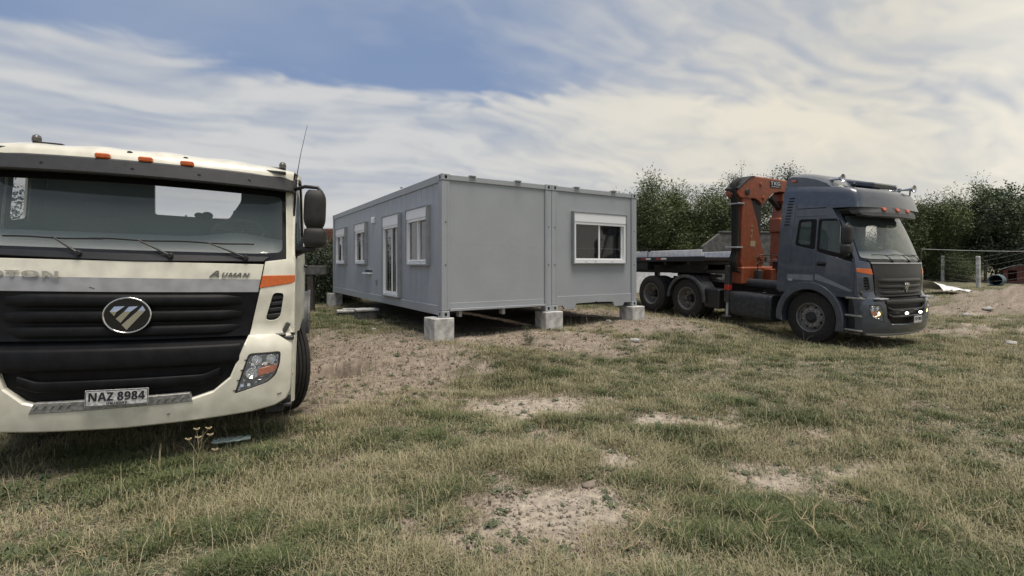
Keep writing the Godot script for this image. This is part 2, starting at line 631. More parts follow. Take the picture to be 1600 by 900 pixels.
func ground_y(x: float, z: float) -> float:
	var s := 0.0; var w := 0.0
	for c in HEIGHTS:
		var dx: float = x - c[0]; var dz: float = z - c[1]
		var q := dx * dx + dz * dz + 0.5
		q = 1.0 / (q * q)
		s += q * c[2]; w += q
	var y := s / w
	var d := sqrt(x * x + z * z)
	var fade := 1.0 / (1.0 + d * 0.03)
	y += 0.035 * gn1.get_noise_2d(x, z) * fade + 0.014 * gn2.get_noise_2d(x, z)
	# the little pit by the tyre tracks, and two ruts
	y -= 0.26 * smoothstep(1.15, 0.55, sqrt(pow((x + 2.55) / 0.40, 2.0) + pow((z + 7.25) / 0.34, 2.0)) + 0.25 * gn2.get_noise_2d(x, z))
	y += 0.05 * exp(-(pow((x + 2.0) / 0.4, 2.0) + pow((z + 7.5) / 0.3, 2.0)))
	var t := ((x + 2.6) * 0.92 + (z + 7.6) * 0.38)
	for k in [-0.55, 0.35, 1.0]:
		var rut: float = ((z + 7.6) * 0.92 - (x + 2.6) * 0.38) - k + 0.10 * gn1.get_noise_2d(x * 0.6, 7.0)
		y -= 0.035 * exp(-rut * rut * 50.0) * exp(-t * t * 0.16)
	# turned earth in front of the fence on the right
	var m := exp(-(pow((x - 19.4) / 2.6, 2.0) + pow((z + 17.6) / 1.8, 2.0))) + 0.35 * exp(-(pow((x - 15.5) / 2.6, 2.0) + pow((z + 15.6) / 0.9, 2.0)))
	y += m * (0.62 + 0.40 * gn1.get_noise_2d(x * 1.8, z * 1.8) + 0.14 * gn2.get_noise_2d(x * 0.8, z * 0.8))
	return y


# [x, z, rx, rz, amount]: bare earth, pale sand
const EARTH := [[-2.4, -7.6, 1.7, 2.4, 1.35], [-3.6, -9.4, 1.8, 1.3, 0.8], [0.4, -9.0, 2.4, 0.9, 0.95], [2.6, -10.6, 2.0, 1.0, 0.85], [0.9, -12.5, 3.6, 2.4, 1.2], [0.2, -3.2, 0.85, 0.75, 0.85], [-0.9, -4.0, 0.6, 0.4, 0.5], [15.0, -15.6, 3.2, 1.2, 1.0], [19.0, -17.4, 3.2, 2.0, 1.2],
	[10.7, -11.9, 1.4, 0.5, 0.9], [0.35, -5.7, 1.0, 0.5, 0.9], [2.0, -5.2, 0.8, 0.3, 0.7], [2.3, -4.0, 0.7, 0.3, 0.55], [-2.6, -5.6, 1.2, 0.9, 0.45], [0.3, -4.6, 1.3, 0.35, 0.5], [3.2, -4.9, 0.9, 0.4, 0.45], [7.4, -8.6, 1.4, 0.5, 0.3], [-3.2, -3.2, 1.6, 1.0, 0.35], [11, -10.3, 1.3, 0.5, 0.4]]
const SAND := [[0.40, -5.6, 0.85, 0.42, 1.15], [2.0, -5.15, 0.65, 0.24, 1.0], [0.28, -3.25, 0.75, 0.62, 0.85], [2.3, -4.0, 0.6, 0.22, 0.9], [10.7, -11.9, 1.4, 0.4, 0.8], [12.6, -12.4, 1.6, 0.4, 0.5], [-0.6, -9.0, 0.8, 0.3, 0.5], [1.2, -9.5, 0.9, 0.35, 0.5], [0.7, -4.05, 0.7, 0.32, 0.7], [-0.2, -2.9, 0.4, 0.3, 0.6], [14, -14.6, 2, 0.5, 0.5]]
const LUSH := [[2.3, -8.9, 1.5, 0.65, 0.9], [-1.1, -6.1, 1.0, 0.75, 0.7], [0.5, -7.0, 1.6, 0.6, 0.55], [0.7, -4.95, 1.6, 0.3, 0.75], [1.9, -3.0, 1.1, 0.5, 0.85], [-0.3, -3.6, 0.5, 0.5, 0.6], [-0.9, -4.6, 0.6, 0.35, 0.6], [2.6, -5.4, 0.9, 0.4, 0.6], [-4.2, -12.0, 2.2, 2.0, 0.6], [0.84, -6.1, 0.5, 0.3, 0.6], [-2.6, -4.2, 1.1, 0.7, 0.5], [3.4, -9.6, 1.4, 0.7, 0.5], [-1.4, -2.9, 0.6, 0.4, 0.5], [6, -9.4, 2.4, 1.0, 0.3]]


func zone(list: Array, x: float, z: float) -> float:
	var best := 0.0
	for c in list:
		var dx: float = (x - c[0]) / c[2]; var dz: float = (z - c[1]) / c[3]
		best = maxf(best, c[4] * exp(-(dx * dx + dz * dz) * 0.8))
	return best


# (bare earth, pale sand, lush green), each 0..1, with ragged edges
func cover(x: float, z: float) -> Vector3:
	var a := gn1.get_noise_2d(x * 2.2 + 50.0, z * 2.2)
	var b := gn2.get_noise_2d(x * 0.9 + 9.0, z * 0.9)
	var c := gn3.get_noise_2d(x, z)
	var st := gn1.get_noise_2d(x * 1.1 + 31.0, z * 3.4)        # streaks across the view, as mown and driven over
	var e := smoothstep(0.28, 0.66, maxf(zone(EARTH, x, z), 0.25) + 0.42 * a + 0.34 * b + 0.09 * c + 0.20 * st)
	var s := smoothstep(0.34, 0.66, 0.85 * zone(SAND, x, z) + 0.30 * a + 0.36 * b + 0.16 * c + 0.55 * st - 0.02)
	var g := smoothstep(0.15, 0.80, 0.60 * zone(LUSH, x, z) + 0.55 * a + 0.75 * b + 0.32 * c + 0.24 - 0.3 * st)
	return Vector3(e, s, g * (1.0 - 0.7 * e))


func soil_color(x: float, z: float, c: Vector3) -> Color:
	var b := gn2.get_noise_2d(x * 1.7 - 4.0, z * 1.7)
	var a := gn1.get_noise_2d(x * 0.8 - 14.0, z * 0.8)
	var thatch := Vector3(0.135, 0.128, 0.076).lerp(Vector3(0.200, 0.180, 0.112), clampf(0.5 + a, 0.0, 1.0))
	thatch = thatch.lerp(Vector3(0.062, 0.074, 0.036), c.z * 0.8)
	var earth := Vector3(0.215, 0.175, 0.138).lerp(Vector3(0.285, 0.235, 0.188), clampf(0.5 + b, 0.0, 1.0))
	var sand := Vector3(0.385, 0.335, 0.27)
	var v := thatch.lerp(earth, c.x).lerp(sand, c.y * 0.85)
	v *= 1.15 + 0.18 * b
	# shade inside the pit, painted in as a darker soil colour
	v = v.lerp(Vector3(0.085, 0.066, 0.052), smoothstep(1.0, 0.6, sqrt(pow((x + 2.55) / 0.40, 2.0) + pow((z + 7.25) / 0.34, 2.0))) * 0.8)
	return Color(v.x, v.y, v.z)


var dist := PackedFloat32Array()
var angs := PackedFloat32Array()
var heights := PackedFloat32Array()
var covers := PackedVector3Array()


func quick_y(x: float, z: float) -> float:   # the height of the ground mesh itself
	var d := sqrt(x * x + z * z)
	var t := atan2(x, -z)
	var j := clampi(dist.bsearch(d) - 1, 0, dist.size() - 2)
	var i := clampi(angs.bsearch(t) - 1, 0, angs.size() - 2)
	var u := (t - angs[i]) / (angs[i + 1] - angs[i])
	var v := (d - dist[j]) / (dist[j + 1] - dist[j])
	var n := angs.size()
	var p := j * n + i
	return lerpf(lerpf(heights[p], heights[p + 1], u), lerpf(heights[p + n], heights[p + n + 1], u), v)


func build_ground() -> void:
	gn1.seed = 3; gn1.frequency = 0.55; gn1.fractal_octaves = 3; gn1.noise_type = FastNoiseLite.TYPE_SIMPLEX_SMOOTH
	gn2.seed = 17; gn2.frequency = 3.2; gn2.fractal_octaves = 3; gn2.noise_type = FastNoiseLite.TYPE_SIMPLEX_SMOOTH
	gn3.seed = 29; gn3.frequency = 14.0; gn3.fractal_octaves = 2; gn3.noise_type = FastNoiseLite.TYPE_SIMPLEX_SMOOTH
	var a := -180.0
	while a < 180.01:
		angs.append(deg_to_rad(a))
		a += 0.3 if absf(a) < 57.9 else 3.0
	dist = PackedFloat32Array([0.0, 0.3, 0.6, 0.9])
	var d := 1.2
	while d < 900.0:
		dist.append(d)
		d *= 1.017 if d < 14.0 else (1.03 if d < 40.0 else 1.25)
	var v := PackedVector3Array(); var col := PackedColorArray(); var id := PackedInt32Array()
	for r in dist:
		for t in angs:
			var x := sin(t) * r; var z := -cos(t) * r
			var gy := ground_y(x, z)
			heights.append(gy)
			v.append(Vector3(x, gy, z))
			var cv := cover(x, z)
			covers.append(cv)
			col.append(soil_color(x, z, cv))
	var n := angs.size()
	for j in dist.size() - 1:
		for i in n - 1:
			var p := j * n + i
			id.append_array([p, p + n, p + n + 1, p, p + n + 1, p + 1])
	var st := SurfaceTool.new()
	var arr := []
	arr.resize(Mesh.ARRAY_MAX)
	arr[Mesh.ARRAY_VERTEX] = v
	arr[Mesh.ARRAY_COLOR] = col
	arr[Mesh.ARRAY_INDEX] = id
	st.create_from_arrays(arr)
	st.generate_normals()
	var m := mat(1, 1, 1, 0.95, 0.0, noise_tex(0.02, 0.80, 1.0, 41, 6, 1024), 0.45, noise_tex(0.03, 0, 0, 43, 6, 1024, 7.0), 0.4)
	m.vertex_color_use_as_albedo = true
	m.uv1_world_triplanar = true
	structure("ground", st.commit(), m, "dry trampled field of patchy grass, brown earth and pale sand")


# ---------------------------------------------------------------- grass
func blades(count: int, h: float, spread: float, lean: float, w: float, seed_: int) -> ArrayMesh:
	var r := RandomNumberGenerator.new()
	r.seed = seed_
	var st := SurfaceTool.new()
	st.begin(Mesh.PRIMITIVE_TRIANGLES)
	for i in count:
		var an := r.randf() * TAU
		var o := Vector3(cos(an), 0, sin(an)) * spread * sqrt(r.randf())
		var dir := Vector3(cos(an + r.randf_range(-1, 1)), 0, sin(an + r.randf_range(-1, 1)))
		var hh := h * r.randf_range(0.45, 1.0)
		var ln := lean * r.randf_range(0.2, 1.0) * hh
		var side := Vector3(-dir.z, 0, dir.x) * w * r.randf_range(0.6, 1.0)
		var mid := o + Vector3.UP * hh * 0.6 + dir * ln * 0.35
		var tip := o + Vector3.UP * hh * r.randf_range(0.75, 1.0) + dir * ln
		st.add_vertex(o - side - Vector3.UP * 0.02); st.add_vertex(mid - side * 0.7); st.add_vertex(o + side - Vector3.UP * 0.02)
		st.add_vertex(o + side - Vector3.UP * 0.02); st.add_vertex(mid - side * 0.7); st.add_vertex(mid + side * 0.7)
		st.add_vertex(mid - side * 0.7); st.add_vertex(tip); st.add_vertex(mid + side * 0.7)
	st.generate_normals()
	return st.commit()


func under_something(x: float, z: float) -> bool:
	# beneath the house nothing grows
	var dx := x + 1.255; var dz := z + 8.72
	var lx := dx * 0.849 - dz * 0.528
	var lz := dx * 0.528 + dz * 0.849
	return lx > 0.5 and lx < 4.7 and lz < -0.5 and lz > -8.7


func scatter(called: String, label: String, mesh: Mesh, m: Material, count: int, d0: float, d1: float, kind: int, s0: float, s1: float) -> void:
	var r := RandomNumberGenerator.new()
	r.seed = hash(called)
	var buf := PackedFloat32Array()
	var n := 0
	var tries := 0
	while n < count and tries < count * 5:
		tries += 1
		var d := d0 * pow(d1 / d0, r.randf())
		var t := deg_to_rad(r.randf_range(-56.0, 56.0))
		var x := sin(t) * d; var z := -cos(t) * d
		var p := mini(dist.bsearch(d), dist.size() - 1) * angs.size() + mini(angs.bsearch(t), angs.size() - 1)
		var c := covers[p]
		var keep := 0.0
		var cl := Vector3()
		var j := r.randf()
		var big := gn1.get_noise_2d(x * 0.8 - 14.0, z * 0.8)
		if kind == 0:      # green blades
			keep = (0.14 + 0.9 * c.z) * (1.0 - 0.93 * c.x) * (1.0 - c.y)
			cl = Vector3(0.062, 0.094, 0.036).lerp(Vector3(0.160, 0.180, 0.070), j).lerp(Vector3(0.17, 0.145, 0.07), clampf(0.3 + big, 0.0, 1.0) * (1.0 - c.z) * 0.8)
		elif kind == 1:    # straw
			keep = clampf(0.42 - 0.5 * c.z + 1.1 * big, 0.05, 1.0) * (1.0 - 0.93 * c.x) * (1.0 - 0.9 * c.y)
			cl = Vector3(0.240, 0.226, 0.120).lerp(Vector3(0.43, 0.39, 0.245), j * j)
		elif kind == 3:    # single tall straws
			keep = (0.5 + big) * (1.0 - 0.7 * c.x) * (1.0 - c.y)
			cl = Vector3(0.30, 0.255, 0.15).lerp(Vector3(0.46, 0.40, 0.27), j)
		elif kind == 4:    # crumbs of soil and grit
			keep = 0.10 + 0.35 * maxf(c.x, c.y)
			cl = Vector3(0.17, 0.13, 0.104).lerp(Vector3(0.27, 0.215, 0.17), j).lerp(Vector3(0.36, 0.32, 0.265), c.y * 0.8 + (0.3 if j > 0.93 else 0.0))
		elif kind == 5:    # broad leaved weeds
			keep = 0.15 + 0.6 * c.z - 0.1 * c.x
			cl = Vector3(0.050, 0.072, 0.034).lerp(Vector3(0.10, 0.115, 0.06), j)
		else:              # dead bits that lie flat
			keep = 0.42 - 0.33 * c.x - 0.36 * c.y
			cl = Vector3(0.30, 0.25, 0.17).lerp(Vector3(0.52, 0.45, 0.33), j * j)
		if r.randf() > keep or (d > 8.0 and under_something(x, z)):
			continue
		var s := r.randf_range(s0, s1) * (1.0 + d * 0.035)
		if kind == 0:
			s *= 0.55 + 0.75 * c.z
		var b := Basis(Vector3.UP, r.randf() * TAU).scaled(Vector3(s, s * r.randf_range(0.7, 1.2), s))
		var y := quick_y(x, z)
		buf.append_array([b.x.x, b.y.x, b.z.x, x, b.x.y, b.y.y, b.z.y, y, b.x.z, b.y.z, b.z.z, z, cl.x, cl.y, cl.z, 1.0])
		n += 1
	var mm := MultiMesh.new()
	mm.transform_format = MultiMesh.TRANSFORM_3D
	mm.use_colors = true
	mm.mesh = mesh
	mm.instance_count = n
	mm.buffer = buf
	var o := MultiMeshInstance3D.new()
	o.name = called
	o.multimesh = mm
	o.material_override = m
	add_child(o, true)
	tag(o, label, "soil" if kind == 4 else "grass", "", "stuff")


func build_grass() -> void:
	var m := mat(1, 1, 1, 0.8)
	m.vertex_color_use_as_albedo = true
	m.backlight_enabled = true
	m.backlight = Color(0.10, 0.10, 0.04)
	scatter("green_grass", "short green and olive grass in tufts over the field", blades(11, 0.054, 0.075, 1.1, 0.0028, 1), m, 110000, 1.6, 34.0, 0, 0.40, 1.2)
	scatter("straw_grass", "bleached straw coloured grass between the green tufts", blades(8, 0.055, 0.085, 1.7, 0.0022, 2), m, 80000, 1.6, 34.0, 1, 0.5, 1.3)
	scatter("dead_thatch", "flattened dead stalks and clippings lying on the soil", blades(7, 0.016, 0.09, 4.5, 0.0020, 3), m, 80000, 1.6, 26.0, 2, 0.6, 1.5)
	scatter("straw_stalks", "thin taller straw stalks rising out of the short grass", blades(3, 0.17, 0.05, 0.8, 0.0014, 4), m, 9000, 1.7, 22.0, 3, 0.4, 1.2)
	scatter("field_weeds", "low broad leaved weeds among the grass", rosette(), m, 5000, 1.7, 18.0, 5, 0.4, 1.1)
	var c := mat(1, 1, 1, 0.95)
	c.vertex_color_use_as_albedo = true
	scatter("soil_crumbs", "crumbs of soil and grit on the bare patches", clods(), c, 9000, 1.7, 22.0, 4, 0.3, 1.4)


func rosette() -> ArrayMesh:
	var r := RandomNumberGenerator.new()
	r.seed = 9
	var st := SurfaceTool.new()
	st.begin(Mesh.PRIMITIVE_TRIANGLES)
	for i in 9:
		var a := TAU * i / 9.0 + r.randf() * 0.4
		var d := Vector3(cos(a), 0, sin(a))
		var s := Vector3(-d.z, 0, d.x) * 0.010
		var l := r.randf_range(0.035, 0.065)
		var m := d * l * 0.55 + Vector3.UP * r.randf_range(0.012, 0.03)
		var e := d * l + Vector3.UP * r.randf_range(0.0, 0.02)
		for t in [[Vector3.ZERO, m + s, m - s], [m + s, e, m - s]]:
			st.add_vertex(t[0]); st.add_vertex(t[1]); st.add_vertex(t[2])
	st.generate_normals()
	return st.commit()


func clods() -> ArrayMesh:
	var r := RandomNumberGenerator.new()
	r.seed = 12
	var b := B.new()
	for i in 7:
		var s := 0.003 + 0.007 * pow(r.randf(), 3.0)
		b.T = Transform3D(Basis.from_euler(Vector3(r.randf() * 6, r.randf() * 6, r.randf() * 6)), Vector3(r.randfn() * 0.06, s * 0.3, r.randfn() * 0.06))
		b.box(Vector3.ZERO, Vector3(s * 2.0, s * 1.3, s * 1.7) , s * 0.5)
	return b.done()


# ---------------------------------------------------------------- the container house
func window_unit(root: Node3D, called: String, F: Callable, u0: float, u1: float, y0: float, y1: float, door := false, open_ := 0.0) -> void:
	# F(u, y, out) gives a point on the wall, out metres proud of it
	var o: Vector3 = F.call(0, 0, 0)
	var U: Vector3 = (F.call(1, 0, 0) - o).normalized()
	var N: Vector3 = (F.call(0, 0, 1) - o).normalized()
	var basis := Basis(U, Vector3.UP, N)
	var w := empty(root, called)
	w.transform = Transform3D(basis, F.call((u0 + u1) * 0.5, y0, 0))
	var hw := (u1 - u0) * 0.5
	var h := y1 - y0
	var b := B.new()
	# steel surround that stands proud of the wall
	var ring := func(o0: float, p0: float, o1: float, p1: float, wdt: float, zf: float, deep: float) -> B:
		var rb_ := B.new()
		var RF := func(x: float, y: float) -> Vector3: return Vector3(x, y, zf)
		rb_.patch(P([o0, p0, o1, p0, o1, p1, o0, p1]), RF, Vector3(0, 0, -deep), [P([o0 + wdt, p0 + wdt, o1 - wdt, p0 + wdt, o1 - wdt, p1 - wdt, o0 + wdt, p1 - wdt])], maxf(o1 - o0, p1 - p0) * 0.6, 0.003, false)
		return rb_
	part(w, "surround", ring.call(-hw - 0.022, -0.022, hw + 0.022, h + 0.022, 0.022, 0.09, 0.155), M.house_trim)
	var rb := 0.19 if not door else 0.23
	b = B.new()
	b.box(Vector3(0, h - rb * 0.5 - 0.002, 0.035), Vector3(hw * 2 - 0.004, rb, 0.085), 0.006)
	var sbx := part(w, "shutter_box", b, M.white_frame)
	b = B.new()
	b.box(Vector3(0, h - rb - 0.012, 0.028), Vector3(hw * 2 - 0.03, 0.016, 0.05), 0.003)
	part(sbx, "shutter_slat", b, M.white_frame)
	var top := h - rb - 0.004
	var fw := 0.05
	var frm := part(w, "frame", ring.call(-hw + 0.001, 0.001, hw - 0.001, top, fw, 0.065, 0.09), M.white_frame)
	for k in [-0.55, -0.2, 0.45]:
		b = B.new()
		b.box(Vector3(hw * k, 0.028, 0.067), Vector3(0.05, 0.012, 0.006), 0.001)
		part(frm, "drain_cap", b, M.galv)
	# two sliding sashes
	var iw := hw - fw - 0.003
	for k in 2:
		var c := -iw * 0.5 if k == 0 else iw * 0.5
		var dz := 0.018 if k == 0 else -0.012
		if k == 1 and open_ > 0.0:
			c -= open_ * iw
		var sw := 0.032
		var ht := top - 0.068
		var cy := 0.062 + ht * 0.5
		part(w, "sash", ring.call(c - iw * 0.5, cy - ht * 0.5, c + iw * 0.5, cy + ht * 0.5, sw, dz + 0.012, 0.024), M.white_frame)
		var g := B.new()
		g.box(Vector3(c, cy, dz), Vector3(iw - sw * 2, ht - sw * 2, 0.005))
		part(w, "pane", g, M.house_glass)
	# a drawn blind in the dark room behind
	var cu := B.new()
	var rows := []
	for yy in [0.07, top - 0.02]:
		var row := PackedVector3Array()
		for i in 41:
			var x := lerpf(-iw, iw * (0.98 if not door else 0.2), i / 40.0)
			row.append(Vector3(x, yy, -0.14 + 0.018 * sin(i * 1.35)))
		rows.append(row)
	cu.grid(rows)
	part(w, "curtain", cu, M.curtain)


func build_house() -> void:
	var t := thing("container_house", "long grey container house of two joined modules raised on concrete blocks", "house", Vector3(-1.255, 0.54, -8.72), deg_to_rad(31.9))
	var W := 2.438; var H := 2.591; var L := 8.95
	# corner posts and castings of both modules
	for mod in 2:
		var x0 := mod * W
		for cx in [x0 + 0.08, x0 + W - 0.08]:
			for cz in [-0.08, -L + 0.08]:
				var b := B.new()
				b.box(Vector3(cx, H * 0.5, cz), Vector3(0.152, H - 0.25, 0.152), 0.006)
				var cpost := part(t, "corner_post", b, M.house)
				b = B.new()
				b.box(Vector3(cx + (0.035 if cx < x0 + 1 else -0.035), H * 0.5, cz + (0.002 if cz > -1 else -0.002)), Vector3(0.012, H - 0.27, 0.16), 0.002)
				part(cpost, "post_flange", b, M.house)
				for cy in [0.06, H - 0.06]:
					var c := B.new()
					c.box(Vector3(cx, cy, cz), Vector3(0.158, 0.118, 0.17), 0.008)
					var cm := part(t, "corner_casting", c, M.house)
					var h := B.new()
					h.T = Transform3D(Basis.from_scale(Vector3(1, 1.35, 1)), Vector3(cx, cy, cz + (0.0852 if cz > -1 else -0.0852)))
					h.cyl(Vector3(0, 0, -0.004), Vector3(0, 0, 0.0015), 0.026, 16)
					if mod == 0 and cx < 1.0:
						part(cm, "casting_hole", h, M.dark)
						h = B.new()
						h.T = Transform3D(Basis.from_scale(Vector3(1, 1.35, 1)), Vector3(cx - 0.0792, cy, cz))
						h.cyl(Vector3(0.004, 0, 0), Vector3(-0.0015, 0, 0), 0.026, 16)
					part(cm, "casting_hole", h, M.dark)
				if cz > -1.0:
					for yy in [0.72 + 1.0, 0.95]:
						var d := B.new()
						d.cyl(Vector3(cx, yy, cz + 0.074), Vector3(cx, yy, cz + 0.0835), 0.012, 10)
						part(t, "bolt_head", d, M.steel)
	# end faces: top rail, bottom rail, panel
	for e in 2:
		var z := -0.08 if e == 0 else -L + 0.08
		var s := 1.0 if e == 0 else -1.0
		for mod in 2:
			var x0 := mod * W + 0.162; var x1 := mod * W + W - 0.162
			var b := B.new()
			b.box(Vector3((x0 + x1) * 0.5, H - 0.062, z + 0.02 * s), Vector3(x1 - x0, 0.10, 0.10), 0.008)
			part(t, "top_rail", b, M.house)
			b = B.new()
			if mod == 0:
				b.box(Vector3((x0 + x1) * 0.5, 0.21, z + 0.005 * s), Vector3(x1 - x0, 0.10, 0.09), 0.004)
				var b3 := B.new()
				b3.box(Vector3((x0 + x1) * 0.5, 0.135, z + 0.025 * s), Vector3(x1 - x0, 0.045, 0.13), 0.006)
				part(t, "bottom_flange", b3, M.house)
			else:
				var F := func(x: float, y: float) -> Vector3: return Vector3(x, y, z + 0.055)
				b.patch(P([x0, 0.29, x0, 0.10, x0 + 0.14, 0.10, x0 + 0.20, 0.02, x0 + 0.46, 0.02, x0 + 0.50, 0.13, x0 + 1.02, 0.14, x0 + 1.06, 0.16, x0 + 1.10, 0.14, x0 + 1.56, 0.13, x0 + 1.60, 0.03, x0 + 1.86, 0.03, x0 + 1.90, 0.10, x1, 0.10, x1, 0.29]), F, Vector3(0, 0, -0.05), [], 0.5, 0.004)
			part(t, "bottom_rail", b, M.house)
			b = B.new()
			var hole := []
			if mod == 1 and e == 0:
				hole = [P([2.975, 0.968, 4.525, 0.968, 4.525, 2.082, 2.975, 2.082])]
			var G := func(x: float, y: float) -> Vector3: return Vector3(x, y, z + (0.042 if e == 0 else -0.042))
			if e == 0:
				b.patch(P([x0, 0.292 if mod == 1 else 0.262, x1, 0.292 if mod == 1 else 0.262, x1, 1.30, x0, 1.30]), G, Vector3(0, 0, -0.05), hole, 0.4, 0.003, false)
				var b2 := B.new()
				b2.patch(P([x0, 1.304, x1, 1.304, x1, H - 0.114, x0, H - 0.114]), G, Vector3(0, 0, -0.05), hole, 0.4, 0.003, false)
				part(t, "end_panel", b2, M.house)
			else:
				b.box(Vector3((x0 + x1) * 0.5, 1.37, z), Vector3(x1 - x0, 2.2, 0.06), 0.003)
			part(t, "end_panel", b, M.house)
	# the seam between the two modules
	var seam := B.new()
	seam.box(Vector3(W, H * 0.5, -0.13), Vector3(0.012, H - 0.02, 0.09))
	part(t, "module_seal", seam, M.dark)
	# long sides: rails and upright cladding panels with the openings cut out of them
	var openings := [P([-8.34, 0.955, -7.09, 0.955, -7.09, 2.085, -8.34, 2.085]), P([-5.96, 0.955, -4.85, 0.955, -4.85, 2.085, -5.96, 2.085]), P([-3.38, 0.225, -2.20, 0.225, -2.20, 2.085, -3.38, 2.085]), P([-1.755, 0.935, -0.59, 0.935, -0.59, 2.085, -1.755, 2.085])]
	for side in 2:
		var x := 0.03 if side == 0 else 2 * W - 0.03
		var sgn := -1.0 if side == 0 else 1.0
		var b := B.new()
		b.box(Vector3(x - sgn * 0.01, H - 0.075, -L * 0.5), Vector3(0.06, 0.14, L - 0.34), 0.006)
		part(t, "top_rail", b, M.house)
		b = B.new()
		b.box(Vector3(x - sgn * 0.005, 0.125, -L * 0.5), Vector3(0.07, 0.17, L - 0.34), 0.006)
		part(t, "bottom_rail", b, M.house)
		var n := 29
		for k in n:
			var z0 := -0.17 - (L - 0.34) * k / n
			var z1 := -0.17 - (L - 0.34) * (k + 1) / n + 0.018
			var p := B.new()
			var G := func(u: float, y: float) -> Vector3: return Vector3(0.034 if side == 0 else 2 * W - 0.034, y, u)
			if side == 1:
				p.T = Transform3D(Basis.from_scale(Vector3(-1, 1, 1)), Vector3(2 * W, 0, 0))
				G = func(u: float, y: float) -> Vector3: return Vector3(0.034, y, u)
			var list := [P([z1, 0.214, z0, 0.214, z0, H - 0.149, z1, H - 0.149])]
			if side == 0:
				for h in openings:
					var nl := []
					for q in list:
						nl.append_array(Geometry2D.clip_polygons(q, h))
					list = nl
			for q in list:
				p = B.new()
				if side == 1:
					p.T = Transform3D(Basis.from_scale(Vector3(-1, 1, 1)), Vector3(2 * W, 0, 0))
				p.patch(q, G, Vector3(0.03, 0, 0), [], 3.0, 0.004, false)
				part(t, "side_panel", p, M.house_panel)
		var bk := B.new()
		if side == 0:
			var G2 := func(u: float, y: float) -> Vector3: return Vector3(0.062, y, u)
			bk.patch(P([-L + 0.17, 0.2, -0.17, 0.2, -0.17, H - 0.14, -L + 0.17, H - 0.14]), G2, Vector3(0.01, 0, 0), openings, 0.4, 0.0, false)
		else:
			bk.box(Vector3(2 * W - 0.07, H * 0.5, -L * 0.5), Vector3(0.02, H - 0.3, L - 0.36))
		part(t, "wall_core", bk, M.seal)
	var FS := func(u: float, y: float, out: float) -> Vector3: return Vector3(0.034 - out, y, u)
	window_unit(t, "window", FS, -8.315, -7.115, 0.98, 2.06)
	window_unit(t, "window", FS, -5.935, -4.875, 0.98, 2.06)
	window_unit(t, "sliding_door", FS, -3.355, -2.225, 0.25, 2.06, true, 0.55)
	window_unit(t, "window", FS, -1.73, -0.615, 0.96, 2.06)
	var FE := func(u: float, y: float, out: float) -> Vector3: return Vector3(u, y, -0.042 + out)
	window_unit(t, "window", FE, 3.0, 4.5, 0.993, 2.057)
	# small fittings on the long side
	var b := B.new()
	b.box(Vector3(0.0, 2.07, -4.28), Vector3(0.07, 0.15, 0.13), 0.01)
	part(t, "outside_lamp", b, M.white_frame)
	b = B.new()
	b.box(Vector3(-0.02, 0.725, -4.75), Vector3(0.10, 0.03, 0.60), 0.004)
	var vl := part(t, "vent_ledge", b, M.white_frame)
	b = B.new()
	b.box(Vector3(0.029, 0.785, -4.75), Vector3(0.012, 0.045, 0.60), 0.002)
	part(vl, "vent_slot", b, M.dark)
	b = B.new()
	b.box(Vector3(0.025, 0.52, -4.05), Vector3(0.03, 0.13, 0.10), 0.004)
	part(t, "socket_box", b, M.house_trim)
	# roof and floor
	for mod in 2:
		b = B.new()
		b.box(Vector3(mod * W + W * 0.5, H - 0.06, -L * 0.5), Vector3(W - 0.18, 0.05, L - 0.2), 0.01)
		part(t, "roof", b, M.house_trim)
		b = B.new()
		b.box(Vector3(mod * W + W * 0.5, 0.18, -L * 0.5), Vector3(W - 0.2, 0.05, L - 0.3), 0.01)
		part(t, "floor", b, M.wood)
	for k in 12:
		b = B.new()
		b.box(Vector3(W, 0.10, -0.5 - k * 0.72), Vector3(2 * W - 0.3, 0.10, 0.06), 0.004)
		part(t, "floor_beam", b, M.steel)
	for q in [[0.62, 0], [1.62, 0], [3.1, 0], [4.15, 0]]:
		b = B.new()
		b.box(Vector3(q[0], H - 0.003, -0.03), Vector3(0.13, 0.026, 0.12), 0.008)
		part(t, "roof_lug", b, M.house_trim)
	for q in [0.42, 1.35]:
		b = B.new()
		b.box(Vector3(q, 0.055, -0.16), Vector3(0.07, 0.13, 0.12), 0.006)
		part(t, "forklift_bracket", b, M.galv)
	# drain mouth at the far top of the long side
	b = B.new()
	b.sphere(Vector3(-0.08, H - 0.02, -1.9), Vector3(0.03, 0.015, 0.05), 10)
	part(t, "roof_tab", b, M.house_trim)

	# the blocks it stands on
	var spots := [[0.02, -0.16, 0.40, 0.37, "pale concrete block under the nearest corner of the grey house", 4], [2.44, -0.10, 0.42, 0.36, "concrete block under the middle joint of the house end", -3], [4.80, -0.08, 0.40, 0.30, "low concrete block under the house corner beside the grey truck's wheels", 2], [0.04, -8.85, 0.42, 0.42, "concrete block under the far left corner of the house", 0]]
	var hx := t.transform
	for s in spots:
		var w: Vector3 = hx * Vector3(s[0], 0, s[1])
		var g := minf(ground_y(w.x, w.z), ground_y(w.x + 0.1, w.z + 0.2)) - 0.04
		var c := B.new()
		var hgt := 0.54 - g
		c.box(Vector3(0, hgt * 0.5, 0), Vector3(s[2], hgt - 0.002, 0.42), 0.012)
		var o := part(self, "concrete_block", c, M.concrete)
		o.position = Vector3(w.x, g, w.z)
		o.rotation.y = deg_to_rad(31.9 + s[5])
		tag(o, s[4], "concrete block", "concrete blocks carrying the house")
